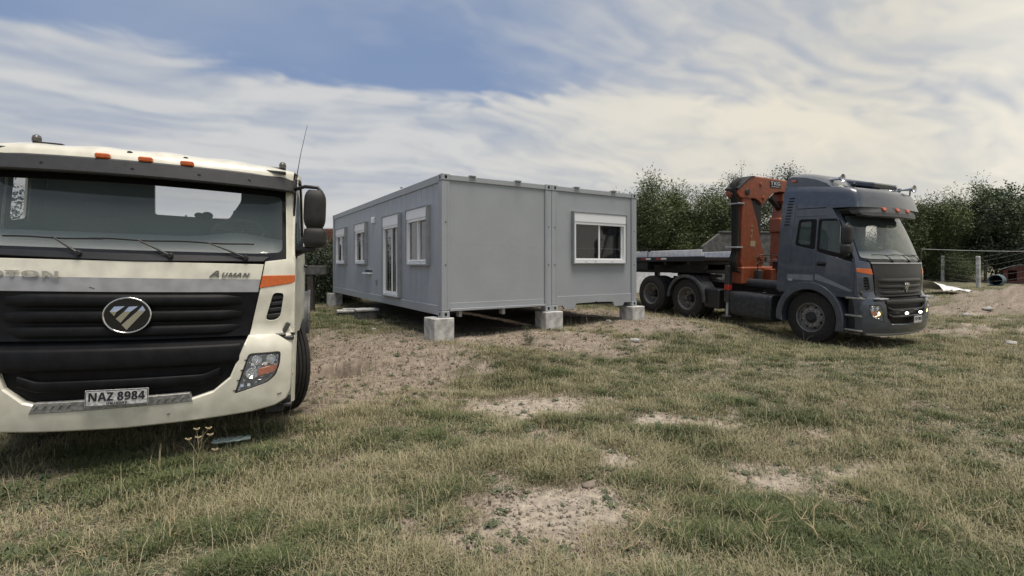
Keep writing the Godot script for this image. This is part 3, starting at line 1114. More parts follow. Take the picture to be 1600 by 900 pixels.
	for s in [[2.44, -8.8, "concrete block in the dark under the middle of the house's far end"], [4.8, -8.8, "concrete block in the dark under the house's far right corner"], [2.44, -4.5, "concrete block in the dark under the very middle of the house"], [4.8, -4.5, "concrete block in the dark under the house's side towards the trailer"]]:
		var w: Vector3 = hx * Vector3(s[0], 0, s[1])
		var g := ground_y(w.x, w.z) - 0.04
		var c := B.new()
		c.box(Vector3(0, (0.58 - g) * 0.5, 0), Vector3(0.4, 0.58 - g - 0.002, 0.4), 0.012)
		if true:
			var o := part(self, "concrete_block", c, M.concrete)
			o.position = Vector3(w.x, g, w.z)
			o.rotation.y = deg_to_rad(31.9)
			tag(o, s[2], "concrete block", "concrete blocks in the dark under the house")


# ---------------------------------------------------------------- trucks (both the same make, one with a low roof and one with a high roof)
# A truck stands with its grille centre above its origin: x to the left of the truck's driver... the driver sits at +x, z points ahead, y up.
const PROFILE := [[0.30, 0.03], [0.36, 0.08], [0.50, 0.11], [0.80, 0.115], [1.0, 0.09], [1.05, 0.03], [1.10, 0.0], [1.43, 0.0], [1.68, -0.035], [1.76, -0.07], [2.10, -0.20], [2.45, -0.355], [2.62, -0.45], [2.80, -0.54]]


func prof(y: float) -> float:
	return lerp_keys(PROFILE, y)


func half_width(y: float) -> float:
	return lerp_keys([[1.0, 1.215], [1.7, 1.205], [2.1, 1.185], [2.45, 1.165], [2.62, 1.150], [2.8, 1.135], [3.2, 1.10]], y)


func flare(z: float) -> float:      # the cab widens from the front pillars to the back of the doors
	return 0.075 * smoothstep(-0.32, -0.85, z)


func front(x: float, y: float, off := 0.0) -> Vector3:
	var m := maxf(0.0, absf(x) - 1.0)
	return Vector3(x * half_width(y) / 1.22, y, prof(y) - 0.112 * x * x - 1.3 * m * m + off)


func side_edge(y: float) -> float:
	return prof(y) - 0.228


func mirrored(b: B, fn: Callable) -> void:
	fn.call()
	b.T = Transform3D(Basis.from_scale(Vector3(-1, 1, 1)), Vector3.ZERO)
	fn.call()
	b.T = Transform3D()


func tread_wheel(parent: Node, pos: Vector3, steer: float, front_axle: bool, outer: float, dual := false) -> void:
	# outer = +1 or -1: the side of the truck this wheel is on
	var w := empty(parent, "wheel", pos)
	w.rotation.y = steer
	for k in (2 if dual else 1):
		var off := -outer * 0.31 * k
		var b := B.new()
		var ax := Vector3(1, 0, 0)
		var R := 0.525
		var hw := 0.142
		var pr := [[-hw + 0.012, 0.30, 1], [-hw, 0.335], [-hw - 0.004, 0.40], [-hw + 0.006, 0.455], [-hw + 0.016, 0.478, 1], [-hw + 0.014, 0.505], [-hw + 0.030, R - 0.006, 1]]
		var gr := 5
		var x0 := -hw + 0.030
		var x1 := hw - 0.030
		for g in gr:
			var c := lerpf(x0, x1, (g + 1.0) / (gr + 1.0))
			pr.append_array([[c - 0.007, R + 0.0, 1], [c - 0.005, R - 0.014, 1], [c + 0.005, R - 0.014, 1], [c + 0.007, R, 1]])
		pr.append_array([[hw - 0.030, R - 0.006, 1], [hw - 0.014, 0.505], [hw - 0.016, 0.478, 1], [hw - 0.006, 0.455], [hw + 0.004, 0.40], [hw, 0.335], [hw - 0.012, 0.30]])
		b.lathe(Vector3(off, 0, 0), ax, pr, 56)
		part(w, "tyre", b, M.tyre)
		if k == 1:
			continue
		# the dish, drawn for a wheel on the +x side
		var d := B.new()
		d.T = Transform3D(Basis.from_scale(Vector3(outer, 1, 1)), Vector3(off, 0, 0))
		if front_axle:
			d.lathe(Vector3.ZERO, ax, [[-0.13, 0.285, 1], [0.120, 0.295, 1], [0.134, 0.306, 1], [0.138, 0.298, 1], [0.128, 0.286, 1], [0.060, 0.272, 1], [0.048, 0.255, 1], [0.075, 0.235], [0.095, 0.205, 1], [0.098, 0.135, 1], [0.085, 0.0]], 40)
		else:
			d.lathe(Vector3.ZERO, ax, [[-0.13, 0.285, 1], [0.120, 0.295, 1], [0.134, 0.306, 1], [0.138, 0.298, 1], [0.128, 0.286, 1], [0.0, 0.262, 1], [-0.06, 0.240, 1], [-0.085, 0.205, 1], [-0.087, 0.12, 1], [-0.09, 0.0]], 40)
		var rim := part(w, "rim", d, M.rim)
		var face := 0.097 if front_axle else -0.085
		var h := B.new()
		h.T = d.T
		var hub_out := 0.06 if front_axle else 0.14
		h.lathe(Vector3(face, 0, 0), ax, [[-0.01, 0.0], [-0.01, 0.115, 1], [0.02, 0.112, 1], [0.03, 0.09, 1], [hub_out - 0.01, 0.082, 1], [hub_out, 0.07, 1], [hub_out, 0.0]], 24)
		part(w, "hub", h, M.rim_dark)
		for i in 10:
			var an := TAU * i / 10
			var nb := B.new()
			nb.T = d.T
			var c := Vector3(face, cos(an) * 0.165, sin(an) * 0.165)
			nb.lathe(c, ax, [[-0.005, 0.0], [-0.005, 0.017, 1], [0.022, 0.016, 1], [0.032, 0.008, 1], [0.032, 0.0]], 6)
			part(rim, "wheel_nut", nb, M.galv)
		for i in 8:
			var an := TAU * (i + 0.5) / 8
			var hb := B.new()
			hb.T = d.T
			var rr := 0.222 if front_axle else 0.228
			var xx := 0.086 if front_axle else -0.066
			hb.lathe(Vector3(xx, cos(an) * rr, sin(an) * rr), Vector3(0.8, 0.6 * cos(an), 0.6 * sin(an)).normalized() if front_axle else ax, [[-0.01, 0.0], [-0.01, 0.024, 1], [0.006, 0.024, 1], [0.006, 0.0]], 12)
			part(rim, "hand_hole", hb, M.dark)


func badge(parent: Node, size: float, ring: bool) -> void:
	# oval badge with three slanted bars, centred at the parent's origin, facing +z
	var e := empty(parent, "emblem")
	if ring:
		var d := B.new()
		d.plate(Vector3(0, 0, 0.0), Vector3.RIGHT, Vector3.UP, ellipse(0, 0, 0.152, 0.134, 40), 0.012, 0.004)
		part(e, "badge_disc", d, M.black_gloss)
		var r := B.new()
		var pts := PackedVector3Array()
		for i in 49:
			pts.append(Vector3(0.156 * cos(TAU * i / 48), 0.139 * sin(TAU * i / 48), 0.012))
		r.tube(pts, 0.0072, 8, false)
		part(e, "badge_ring", r, M.chrome)
	var k := 0.163 / 430.0 * size
	var q := 0.147 / 310.0 * size
	var F := func(a: float, b: float, z: float) -> Vector3: return Vector3((a - 690) * k, -(b - 470) * q, z)
	# each bar: a bright slanted top and a darker face below
	for bar in [[[395, 405, 510, 410, 640, 316, 460, 322], [395, 405, 468, 482, 510, 410]], [[640, 405, 755, 405, 870, 316, 710, 325], [640, 405, 495, 525, 580, 595, 755, 405]], [[870, 400, 1010, 388, 950, 310], [870, 400, 600, 630, 690, 715, 1005, 390]]]:
		var b := B.new()
		for n in 2:
			var a: Array = bar[n]
			var top := PackedVector3Array()
			for i in a.size() / 2:
				var z := 0.022
				if n == 0 and a[i * 2 + 1] < 350:
					z = 0.013
				if n == 1 and a[i * 2 + 1] > 450:
					z = 0.016
				top.append(F.call(a[i * 2], a[i * 2 + 1], z))
			for i in range(1, top.size() - 1):
				if (top[i] - top[0]).cross(top[i + 1] - top[0]).z > 0.0:
					b.tri(top[0], top[i], top[i + 1])
				else:
					b.tri(top[0], top[i + 1], top[i])
			for i in top.size():
				var p := top[i]; var r2 := top[(i + 1) % top.size()]
				b.quad(p, r2, r2 * Vector3(1, 1, 0), p * Vector3(1, 1, 0))
		part(e, "badge_bar", b, M.chrome)


func headlight(parent: Node, s: float, glowing: bool) -> void:
	# s = +1 the left lamp of the truck (x > 0)
	var h := empty(parent, "headlight")
	var out := soft(P([0.775, 0.575, 0.80, 0.58, 1.02, 0.645, 1.085, 0.70, 1.115, 0.80, 1.118, 0.905, 0.872, 0.905]), 0.03)
	var f := func(x: float, y: float) -> Vector3: return front(x, y, 0.012) * Vector3(s, 1, 1)
	var fl := func(x: float, y: float) -> Vector3: return front(x, y, 0.016) * Vector3(s, 1, 1)
	var fb := func(x: float, y: float) -> Vector3: return front(x, y, -0.055) * Vector3(s, 1, 1)
	var inner := PackedVector2Array()
	for p in out:
		inner.append((p - Vector2(0.95, 0.74)) * 0.93 + Vector2(0.95, 0.74))
	var rev := Transform3D(Basis.from_scale(Vector3(s, 1, 1)), Vector3.ZERO)
	var ff := func(x: float, y: float) -> Vector3: return front(x, y, 0.012)
	var ffl := func(x: float, y: float) -> Vector3: return front(x, y, 0.010)
	var ffb := func(x: float, y: float) -> Vector3: return front(x, y, -0.05)
	var b := B.new()
	b.T = rev
	b.patch(out, ff, Vector3(0, 0, -0.06), [inner], 0.06, 0.003)
	part(h, "lamp_bezel", b, M.black)
	b = B.new()
	b.T = rev
	b.patch(inner, ffb, Vector3.ZERO, [], 0.04, 0.0)
	part(h, "lamp_bowl", b, M.rim)
	# the reflector: many small mirrored facets, each tilted its own way
	b = B.new()
	b.T = rev
	b.flat()
	var rr := RandomNumberGenerator.new()
	rr.seed = 77
	for i in 13:
		for j in 12:
			var x0 := 0.785 + 0.0255 * i; var y0 := 0.59 + 0.0255 * j
			if not Geometry2D.is_point_in_polygon(Vector2(x0 + 0.012, y0 + 0.012), inner):
				continue
			var tx := rr.randf_range(-0.014, 0.014); var ty := rr.randf_range(-0.020, 0.008)
			b.quad(front(x0, y0, -0.034 - tx - ty), front(x0 + 0.025, y0, -0.034 + tx - ty), front(x0 + 0.025, y0 + 0.025, -0.034 + tx + ty), front(x0, y0 + 0.025, -0.034 - tx + ty))
	part(h, "reflector", b, M.mirror).set_meta("kind", "stuff")
	# round lamp, amber bar, upper bowl
	for c in [[0.90, 0.735, 0.050, true], [0.935, 0.850, 0.042, false], [1.045, 0.850, 0.040, false]]:
		b = B.new()
		b.T = rev * Transform3D(Basis(), front(c[0], c[1], -0.030))
		b.lathe(Vector3.ZERO, Vector3(0, 0, 1), [[0.0, c[2] * 0.8, 1], [0.03, c[2], 1], [0.034, c[2] * 0.97, 1], [0.028, c[2] * 0.86, 1], [0.004, c[2] * 0.45], [0.0, 0.0]], 20)
		part(h, "reflector_bowl", b, M.chrome)
		b = B.new()
		b.T = rev * Transform3D(Basis(), front(c[0], c[1], -0.018))
		b.sphere(Vector3.ZERO, Vector3(c[2] * 0.85, c[2] * 0.85, c[2] * 0.6) if glowing else Vector3(c[2] * 0.6, c[2] * 0.6, c[2] * 0.5), 14)
		part(h, "bulb", b, M.glow if glowing and c[3] else M.lens)
	b = B.new()
	b.T = rev
	var fa := func(x: float, y: float) -> Vector3: return front(x, y, -0.008)
	b.patch(P([0.945, 0.705, 1.075, 0.735, 1.095, 0.755, 1.10, 0.795, 0.955, 0.765]), fa, Vector3(0, 0, -0.012), [], 0.05, 0.003)
	part(h, "indicator", b, M.amber)
	b = B.new()
	b.T = rev
	b.patch(inner, ffl, Vector3.ZERO, [], 0.06, 0.0)
	part(h, "lens", b, M.lens)
	for k in 4:
		var y := 0.60 + 0.085 * k
		b = B.new()
		b.T = rev
		b.box(front(lerpf(0.772, 0.85, (y - 0.6) / 0.26), y, 0.012), Vector3(0.018, 0.010, 0.012), 0.002)
		part(h, "lamp_clip", b, M.black)


func truck_mirror(parent: Node, s: float) -> void:
	var m := empty(parent, "side_mirror")
	m.transform = Transform3D(Basis(Vector3.UP, -0.12 * s), Vector3(s * 1.37, 0, -0.38))
	var shape := func(y0: float, y1: float, x0: float, x1: float, d: float) -> B:
		var b := B.new()
		var rows := []
		var n := 12
		for j in n + 1:
			var t := float(j) / n
			var f := 1.0 - pow(absf(t * 2 - 1), 5.0) * 0.35
			var row := PackedVector3Array()
			for i in 25:
				var a := TAU * i / 24
				var cx := signf(cos(a)) * pow(absf(cos(a)), 0.4)
				var cz := signf(sin(a)) * pow(absf(sin(a)), 0.55)
				row.append(Vector3((x0 + x1) * 0.5 + cx * (x1 - x0) * 0.5 * f, lerpf(y0, y1, t), -cz * d * f * (1.0 if sin(a) < 0 else 0.5)))
			rows.append(row)
		b.T = Transform3D(Basis.from_scale(Vector3(s, 1, 1)), Vector3.ZERO)
		b.grid(rows)
		b.flat()
		for e in [0, n]:
			var row: PackedVector3Array = rows[e]
			var c := Vector3((x0 + x1) * 0.5, row[0].y, 0)
			for i in 24:
				if e == 0: b.tri(c, row[i + 1], row[i])
				else: b.tri(c, row[i], row[i + 1])
		return b
	part(m, "mirror_case", shape.call(2.045, 2.42, -0.10, 0.10, 0.11), M.mirror_case)
	part(m, "mirror_case", shape.call(1.86, 2.055, -0.095, 0.115, 0.12), M.mirror_case)
	var g := B.new()
	g.box(Vector3(0, 2.235, -0.062), Vector3(0.15, 0.31, 0.006), 0.002)
	part(m, "mirror_glass", g, M.chrome)
	var a := B.new()
	a.T = Transform3D(Basis.from_scale(Vector3(s, 1, 1)), Vector3.ZERO)
	a.tube(PackedVector3Array([Vector3(-0.20, 2.43, -0.08), Vector3(-0.10, 2.455, 0.0), Vector3(0.02, 2.45, 0.02), Vector3(0.06, 2.40, 0.02)]), 0.018, 8)
	part(m, "mirror_arm", a, M.black)
	a = B.new()
	a.T = Transform3D(Basis.from_scale(Vector3(s, 1, 1)), Vector3.ZERO)
	a.tube(PackedVector3Array([Vector3(-0.20, 1.79, -0.08), Vector3(-0.10, 1.83, 0.0), Vector3(0.02, 1.85, 0.02)]), [0.045, 0.035, 0.028], 8)
	part(m, "mirror_arm", a, M.black)


func cab(t: Node3D, cfg: Dictionary) -> void:
	var paint: Material = cfg.paint
	var high: bool = cfg.high
	var wt: float = 2.66 if high else 2.50          # top of the windscreen
	var roof0: float = 2.78 if high else 2.60        # where the side wall ends
	var back := -1.76
	var shell := empty(t, "cab")

	# --- bumper, grille and hood
	var bump := both([0, 0.375, 0.5, 0.385, 0.9, 0.405, 1.08, 0.435, 1.165, 0.475, 1.205, 0.55, 1.225, 0.80, 1.215, 0.98, 1.18, 1.045, 0.865, 1.045, 0.745, 0.71, 0.62, 0.60, 0.47, 0.555, 0, 0.535]) if cfg.white else both([0, 0.30, 0.6, 0.31, 1.05, 0.33, 1.16, 0.38, 1.205, 0.46, 1.225, 0.80, 1.215, 0.98, 1.18, 1.045, 0.80, 1.045, 0.74, 0.95, 0.70, 0.66, 0.56, 0.52, 0, 0.50])
	var lamp_hole := soft(P([0.770, 0.570, 0.80, 0.575, 1.02, 0.640, 1.09, 0.70, 1.12, 0.80, 1.123, 0.91, 0.868, 0.91]), 0.03)
	var lamp_hole2 := PackedVector2Array()
	for p in lamp_hole:
		lamp_hole2.append(p * Vector2(-1, 1))
	var b := B.new()
	var F := func(x: float, y: float) -> Vector3: return front(x, y, 0.012)
	b.patch(bump, F, Vector3(0, 0, -0.10), [lamp_hole, lamp_hole2], 0.075, 0.012)
	part(shell, "bumper", b, cfg.bumper)
	for s in [1.0, -1.0]:
		b = B.new()      # bumper end, round the corner
		b.T = Transform3D(Basis.from_scale(Vector3(s, 1, 1)), Vector3.ZERO)
		var E := func(u: float, y: float) -> Vector3: return Vector3(1.225 + 0.01 * u, y, -u)
		var edge := []
		var rows := []
		for k in 9:
			var y := lerpf(0.42, 1.03, k / 8.0)
			var z0 := front(1.215, y, 0.012).z
			rows.append(PackedVector3Array([Vector3(1.21, y, z0 + 0.01), Vector3(1.228, y, z0 - 0.03), Vector3(1.235, y, z0 - 0.10 - 0.10 * (y - 0.42))]))
		b.grid(rows)
		part(shell, "bumper_end", b, cfg.bumper)
	# dark panel behind every joint
	b = B.new()
	F = func(x: float, y: float) -> Vector3: return front(x, y, -0.055)
	b.patch(both([0, 0.50, 0.6, 0.52, 1.12, 0.60, 1.16, 1.0, 1.16, 1.72, 0, 1.72]), F, Vector3(0, 0, -0.01), [], 0.12, 0.0)
	part(shell, "inner_panel", b, M.dark)
	b = B.new()
	F = func(x: float, y: float) -> Vector3: return front(x, y, 0.0)
	b.patch(both([0, 1.056, 0.852, 1.056, 0.922, 1.430 if cfg.white else 1.685, 0, 1.430 if cfg.white else 1.685]), F, Vector3(0, 0, -0.03), [], 0.1, 0.004)
	var grille := part(shell, "grille", b, M.grille if cfg.white else M.grille_grey)
	# slats: raised bars with tapered ends
	var slats := [[1.365, 0.105], [1.240, 0.100], [1.122, 0.092]] if cfg.white else [[1.36, 0.09], [1.245, 0.09], [1.13, 0.09]]
	for q in slats:
		b = B.new()
		var rows := []
		var n := 28
		for j in 7:
			var a := PI * (j / 6.0)
			var row := PackedVector3Array()
			for i in n + 1:
				var x := lerpf(-0.80, 0.80, float(i) / n)
				var en := clampf((0.80 - absf(x)) / 0.16, 0.0, 1.0)
				en = en * en * (3 - 2 * en)
				var yy: float = q[0] - cos(a) * q[1] * 0.5 * (0.55 + 0.45 * en)
				row.append(front(x, yy, 0.004 + 0.034 * sin(a) * en * (1.25 - 0.5 * j / 6.0)))
			rows.append(row)
		b.grid(rows)
		part(grille, "grille_slat", b, M.grille if cfg.white else M.grille_grey)
	# lower opening: mesh panel set back, two bars
	b = B.new()
	F = func(x: float, y: float) -> Vector3: return front(x, y, -0.045)
	var low := both([0, 0.53, 0.47, 0.55, 0.75, 0.71, 0.87, 1.05, 0, 1.05]) if cfg.white else both([0, 0.49, 0.57, 0.51, 0.71, 0.66, 0.75, 0.95, 0.80, 1.05, 0, 1.05])
	b.patch(low, F, Vector3(0, 0, -0.02), [], 0.09, 0.0)
	var lower := part(shell, "lower_grille", b, M.grille)
	var bars := [[0.915, 0.17, 0.80, 0.045], [0.715, 0.085, 0.66, 0.030]] if cfg.white else [[0.955, 0.09, 0.74, 0.06], [0.80, 0.05, 0.68, 0.045], [0.665, 0.05, 0.66, 0.045]]
	for q in bars:
		b = B.new()
		var rows := []
		for j in 9:
			var a := PI * (j / 8.0)
			var row := PackedVector3Array()
			for i in 25:
				var x := lerpf(-q[2], q[2], i / 24.0)
				var en := clampf((q[2] - absf(x)) / 0.12, 0.0, 1.0)
				var yy: float = q[0] - cos(a) * q[1] * 0.5 + (1.0 - en) * 0.05 * (1.0 if q[0] < 0.85 else 0.0)
				row.append(front(x, yy, -0.04 + q[3] * (0.35 + 0.65 * pow(sin(a), 0.6)) + 0.012))
			rows.append(row)
		b.grid(rows)
		part(lower, "bumper_bar", b, M.grille if cfg.white else M.grille_grey)
	if cfg.white:
		b = B.new()      # worn step tread behind the plate
		var G := func(x: float, y: float) -> Vector3: return front(x, y, 0.020)
		b.patch(P([-0.57, 0.528, 0.47, 0.548, 0.45, 0.612, -0.54, 0.600]), G, Vector3(0, 0, -0.04), [], 0.08, 0.005)
		var tr := part(shell, "step_tread", b, M.worn_metal)
		for i in 9:
			var xx: float = [-0.53, -0.48, -0.43, -0.38, -0.33, 0.24, 0.29, 0.34, 0.40][i]
			var rb := B.new()
			rb.bar(front(xx - 0.015, 0.555, 0.022), front(xx + 0.012, 0.590, 0.022), 0.008, 0.008, 0.002)
			part(tr, "tread_rib", rb, M.worn_metal)
		for q in [[1.10, 0.525, 0.035], [0.30, 0.45, 0.02]]:
			b = B.new()      # scrapes on the bumper
			b.bar(front(q[0], q[1], 0.012), front(q[0] + q[2], q[1] + 0.006, 0.0125), 0.008, 0.004)
			part(shell, "bumper_scrape", b, M.dark)
		b = B.new()
		b.bar(front(-0.27, 1.475, 0.0045), front(-0.235, 1.462, 0.0045), 0.006, 0.003)
		part(shell, "paint_scratch", b, M.dark)
	# hood: silver band and cream band
	if cfg.white:
		b = B.new()
		F = func(x: float, y: float) -> Vector3: return front(x, y, 0.004)
		b.patch(both([0, 1.438, 0.921, 1.438, 0.937, 1.549, 0, 1.549]), F, Vector3(0, 0, -0.03), [], 0.1, 0.003)
		part(shell, "silver_band", b, M.silver)
		b = B.new()
		b.patch(both([0, 1.5495, 0.938, 1.5495, 0.957, 1.682, 0, 1.682]), F, Vector3(0, 0, -0.03), [], 0.1, 0.003)
		part(shell, "hood_panel", b, paint)
	# corner panels, each with a lamp and a vent
	for s in [1.0, -1.0]:
		var R := Transform3D(Basis.from_scale(Vector3(s, 1, 1)), Vector3.ZERO)
		b = B.new()
		b.T = R
		F = func(x: float, y: float) -> Vector3: return front(x, y, 0.0)
		var sig := P([0.934, 1.470, 1.19, 1.512, 1.222, 1.530, 1.222, 1.590, 0.956, 1.585])
		var vent := soft(P([0.982, 1.180, 1.062, 1.172, 1.108, 1.21, 1.135, 1.425, 1.045, 1.432]), 0.035)
		b.patch(P([0.868, 1.056, 1.222, 1.056, 1.222, 1.765, 1.15, 1.735, 0.976, 1.708, 0.938, 1.433]), F, Vector3(0, 0, -0.03), [sig, vent], 0.055, 0.004)
		part(shell, "corner_panel", b, paint)
		b = B.new()
		b.T = R
		F = func(x: float, y: float) -> Vector3: return front(x, y, 0.006)
		b.patch(P([0.938, 1.475, 1.19, 1.516, 1.219, 1.533, 1.219, 1.586, 0.958, 1.581]), F, Vector3(0, 0, -0.03), [], 0.06, 0.004)
		part(shell, "turn_signal", b, M.amber)
		b = B.new()
		b.T = R
		F = func(x: float, y: float) -> Vector3: return front(x, y, -0.028)
		b.patch(vent, F, Vector3.ZERO, [], 0.06, 0.0)
		var vp := part(shell, "side_vent", b, M.dark)
		for k in 4:
			var y := 1.215 + 0.055 * k
			b = B.new()
			b.T = R
			b.bar(front(1.0 + 0.012 * k, y, -0.018), front(1.105 + 0.008 * k, y + 0.008, -0.018), 0.012, 0.030, 0.003)
			part(vp, "vent_blade", b, M.black)
		b = B.new()      # small marker lamp over the bumper corner
		b.T = R * Transform3D(Basis(Vector3.FORWARD, 0.45), front(1.15, 1.095, 0.012))
		b.box(Vector3.ZERO, Vector3(0.042, 0.125, 0.035), 0.014)
		part(shell, "marker_lamp", b, M.smoked)
		headlight(shell, s, cfg.lit)
		# A-pillar
		b = B.new()
		b.T = R
		F = func(x: float, y: float) -> Vector3: return front(x, y, 0.0)
		b.patch(P([1.155, 1.738, 1.222, 1.765, 1.222, roof0, 1.155, roof0]), F, Vector3(-0.03, 0, -0.02), [], 0.08, 0.004)
		part(shell, "windscreen_pillar", b, paint)
	# --- windscreen, its black border and the wiper cowl
	b = B.new()
	F = func(x: float, y: float) -> Vector3: return front(x, y, -0.006)
	var open_ := soft(both([0, 1.775, 0.9, 1.78, 1.115, 1.80, 1.115, wt - (0.04 if high else 0.16), 0, wt - (0.03 if high else 0.15)]), 0.05)
	b.patch(both([0, 1.690, 0.972, 1.712, 1.150, 1.74, 1.152, wt, 0, wt]), F, Vector3(0, 0, -0.015), [open_], 0.08, 0.002)
	part(shell, "windscreen_frame", b, M.black_gloss)
	b = B.new()
	F = func(x: float, y: float) -> Vector3: return front(x, y, -0.010)
	b.patch(open_, F, Vector3.ZERO, [], 0.09, 0.0)
	part(shell, "windscreen", b, M.windscreen)
	b = B.new()
	F = func(x: float, y: float) -> Vector3: return front(x, y, 0.014)
	b.patch(both([0, 1.692, 0.955, 1.715, 1.0, 1.752, 0, 1.742]), F, Vector3(0, 0, -0.03), [], 0.1, 0.006)
	part(shell, "wiper_cowl", b, M.black)
	for q in [[-0.36, 1.74, -0.88, 1.86, -0.55], [0.26, 1.74, -0.31, 1.865, 0.02], [0.82, 1.74, 0.22, 1.865, 0.52]]:
		var w := empty(shell, "wiper")
		b = B.new()
		b.tube(PackedVector3Array([front(q[0], q[1], 0.03), front(lerpf(q[0], q[4], 0.5), 1.805, 0.045), front(q[4], 1.862, 0.04)]), [0.012, 0.008, 0.006], 6)
		part(w, "wiper_arm", b, M.black)
		b = B.new()
		b.cyl(front(q[0], q[1], 0.0), front(q[0], q[1], 0.045), 0.02, 10)
		part(w, "wiper_pivot", b, M.black)
		b = B.new()
		var pts := PackedVector3Array()
		for i in 9:
			var x := lerpf(q[2], q[2] + 0.66, i / 8.0)
			pts.append(front(x, q[3] - 0.004 + 0.004 * sin(i), 0.022))
		b.tube(pts, 0.0075, 6)
		part(w, "wiper_blade", b, M.rubber)
	# --- visor
	var vy0: float = 2.60 if high else 2.405
	var vy1: float = 2.82 if high else 2.515
	var V := func(x: float, y: float) -> Vector3:
		var m := maxf(0.0, absf(x) - 1.0)
		var tt := (y - vy0) / (vy1 - vy0)
		if high:
			return Vector3(x, y, lerpf(-0.16, -0.215, tt) - 0.13 * x * x - 1.6 * m * m)
		return Vector3(x, y, lerpf(-0.135, -0.165, tt) - 0.15 * x * x - 3.2 * m * m)
	b = B.new()
	if high:
		b.patch(both([0, 2.70, 0.9, 2.69, 1.03, 2.675, 1.055, 2.72, 1.045, 2.815, 0, 2.82]), V, Vector3(0, -0.01, -0.14), [], 0.1, 0.01)
		var vz := part(shell, "sun_visor", b, M.visor_grey)
		b = B.new()
		b.patch(both([0, 2.625, 0.8, 2.618, 1.0, 2.635, 1.03, 2.672, 0.9, 2.687, 0, 2.697]), V, Vector3(0, -0.01, -0.10), [], 0.1, 0.008)
		part(vz, "visor_lip", b, M.visor)
		for x in [-1.0, -0.55, -0.08, 0.35, 0.8]:
			b = B.new()
			b.cyl(V.call(x, 2.79) + Vector3(0, 0, -0.004), V.call(x, 2.79) + Vector3(0, 0, 0.004), 0.012, 10)
			part(vz, "visor_screw", b, M.black)
	else:
		b.patch(both([0, 2.405, 1.10, 2.402, 1.165, 2.405, 1.168, 2.512, 0, 2.515]), V, Vector3(0, 0.012, -0.20), [], 0.1, 0.012)
		var vz := part(shell, "sun_visor", b, M.visor)
		for x in [-0.66, -0.05, 0.42, 0.8]:
			b = B.new()
			b.cyl(V.call(x, 2.45) + Vector3(0, 0, -0.004), V.call(x, 2.45) + Vector3(0, 0, 0.002), 0.014, 10)
			part(vz, "visor_screw", b, M.black)
	# --- side walls with door, windows and wheel arch
	var arch := PackedVector2Array()
	for i in 25:
		var a := PI * (1.15 - 1.3 * i / 24.0)
		arch.append(Vector2(-1.10 + cos(a) * 0.70, 0.525 + sin(a) * 0.70))
	arch.append(Vector2(-0.6, 0.0)); arch.append(Vector2(-1.6, 0.0))
	var outline := P([back, 1.02, -0.32, 1.02, side_edge(1.06), 1.06, side_edge(1.43), 1.43, side_edge(1.765), 1.765, side_edge(2.1), 2.10, side_edge(2.45), 2.45, side_edge(roof0), roof0, back, roof0])
	outline = cut(outline, arch)
	var door := soft(P([-0.995, 1.30, -0.72, 1.19, -0.60, 1.10, -0.27, 1.075, -0.275, 1.75, -0.42, 2.10, -0.575, 2.45, -0.62, 2.56, -0.995, 2.575]), 0.04)
	var door_in := PackedVector2Array()
	for p in door:
		door_in.append((p - Vector2(-0.66, 1.82)) * Vector2(0.970, 0.988) + Vector2(-0.66, 1.82))
	var dwin := soft(P([-0.945, 1.965, -0.39, 1.83, -0.375, 1.93, -0.555, 2.40, -0.615, 2.52, -0.945, 2.53]), 0.03)
	var dark_in := soft(P([-0.985, 1.90, -0.315, 1.70, -0.31, 1.80, -0.435, 2.12, -0.575, 2.47, -0.615, 2.555, -0.985, 2.560]), 0.04)
	var swin := soft(P([-1.40, 2.06, -1.13, 2.02, -1.13, 2.52, -1.37, 2.52]), 0.05)
	var sdark := soft(P([-1.45, 2.02, -1.02, 1.93, -1.02, 2.565, -1.40, 2.57]), 0.05)
	for s in [1.0, -1.0]:
		var R := Transform3D(Basis.from_scale(Vector3(-s, 1, 1)), Vector3.ZERO)
		var S0 := func(z: float, y: float) -> Vector3: return Vector3(-half_width(y) - flare(z) - 0.004 * sin(clampf((y - 1.0) * 4.0, 0, PI)), y, z)
		b = B.new()
		b.T = R
		b.patch(outline, S0, Vector3(0.03, 0, 0), [door, sdark], 0.085, 0.004)
		part(shell, "cab_side", b, paint)
		b = B.new()
		b.T = R
		var S2 := func(z: float, y: float) -> Vector3: return S0.call(z, y) + Vector3(0.022, 0, 0)
		b.patch(outline, S2, Vector3.ZERO, [dwin, swin], 0.09, 0.0)
		part(shell, "inner_side", b, M.dark)
		var d := empty(shell, "door")
		b = B.new()
		b.T = R
		b.patch(door_in, S0, Vector3(0.02, 0, 0), [dark_in], 0.07, 0.004)
		part(d, "door_skin", b, paint)
		b = B.new()
		b.T = R
		var S1 := func(z: float, y: float) -> Vector3: return S0.call(z, y) + Vector3(0.003, 0, 0)
		b.patch(dark_in, S1, Vector3(0.02, 0, 0), [dwin], 0.06, 0.002)
		part(d, "window_surround", b, M.black_trim)
		b = B.new()
		b.T = R
		b.patch(dwin, S2, Vector3.ZERO, [], 0.1, 0.0)
		part(d, "window", b, M.side_glass)
		b = B.new()
		b.T = R
		var S9 := func(z: float, y: float) -> Vector3: return S0.call(z, y) - Vector3(0.002, 0, 0)
		b.patch(soft(P([-0.965, 1.61, -0.78, 1.60, -0.78, 1.69, -0.965, 1.70]), 0.03), S9, Vector3.ZERO, [], 0.05, 0.0)
		part(d, "handle_recess", b, M.dark)
		b = B.new()
		b.T = R * Transform3D(Basis(), Vector3(-1.300, 1.665, -0.87))
		b.box(Vector3.ZERO, Vector3(0.028, 0.030, 0.17), 0.010)
		part(d, "door_handle", b, M.black)
		b = B.new()
		b.T = R
		b.patch(sdark, S1, Vector3(0.02, 0, 0), [swin], 0.06, 0.002)
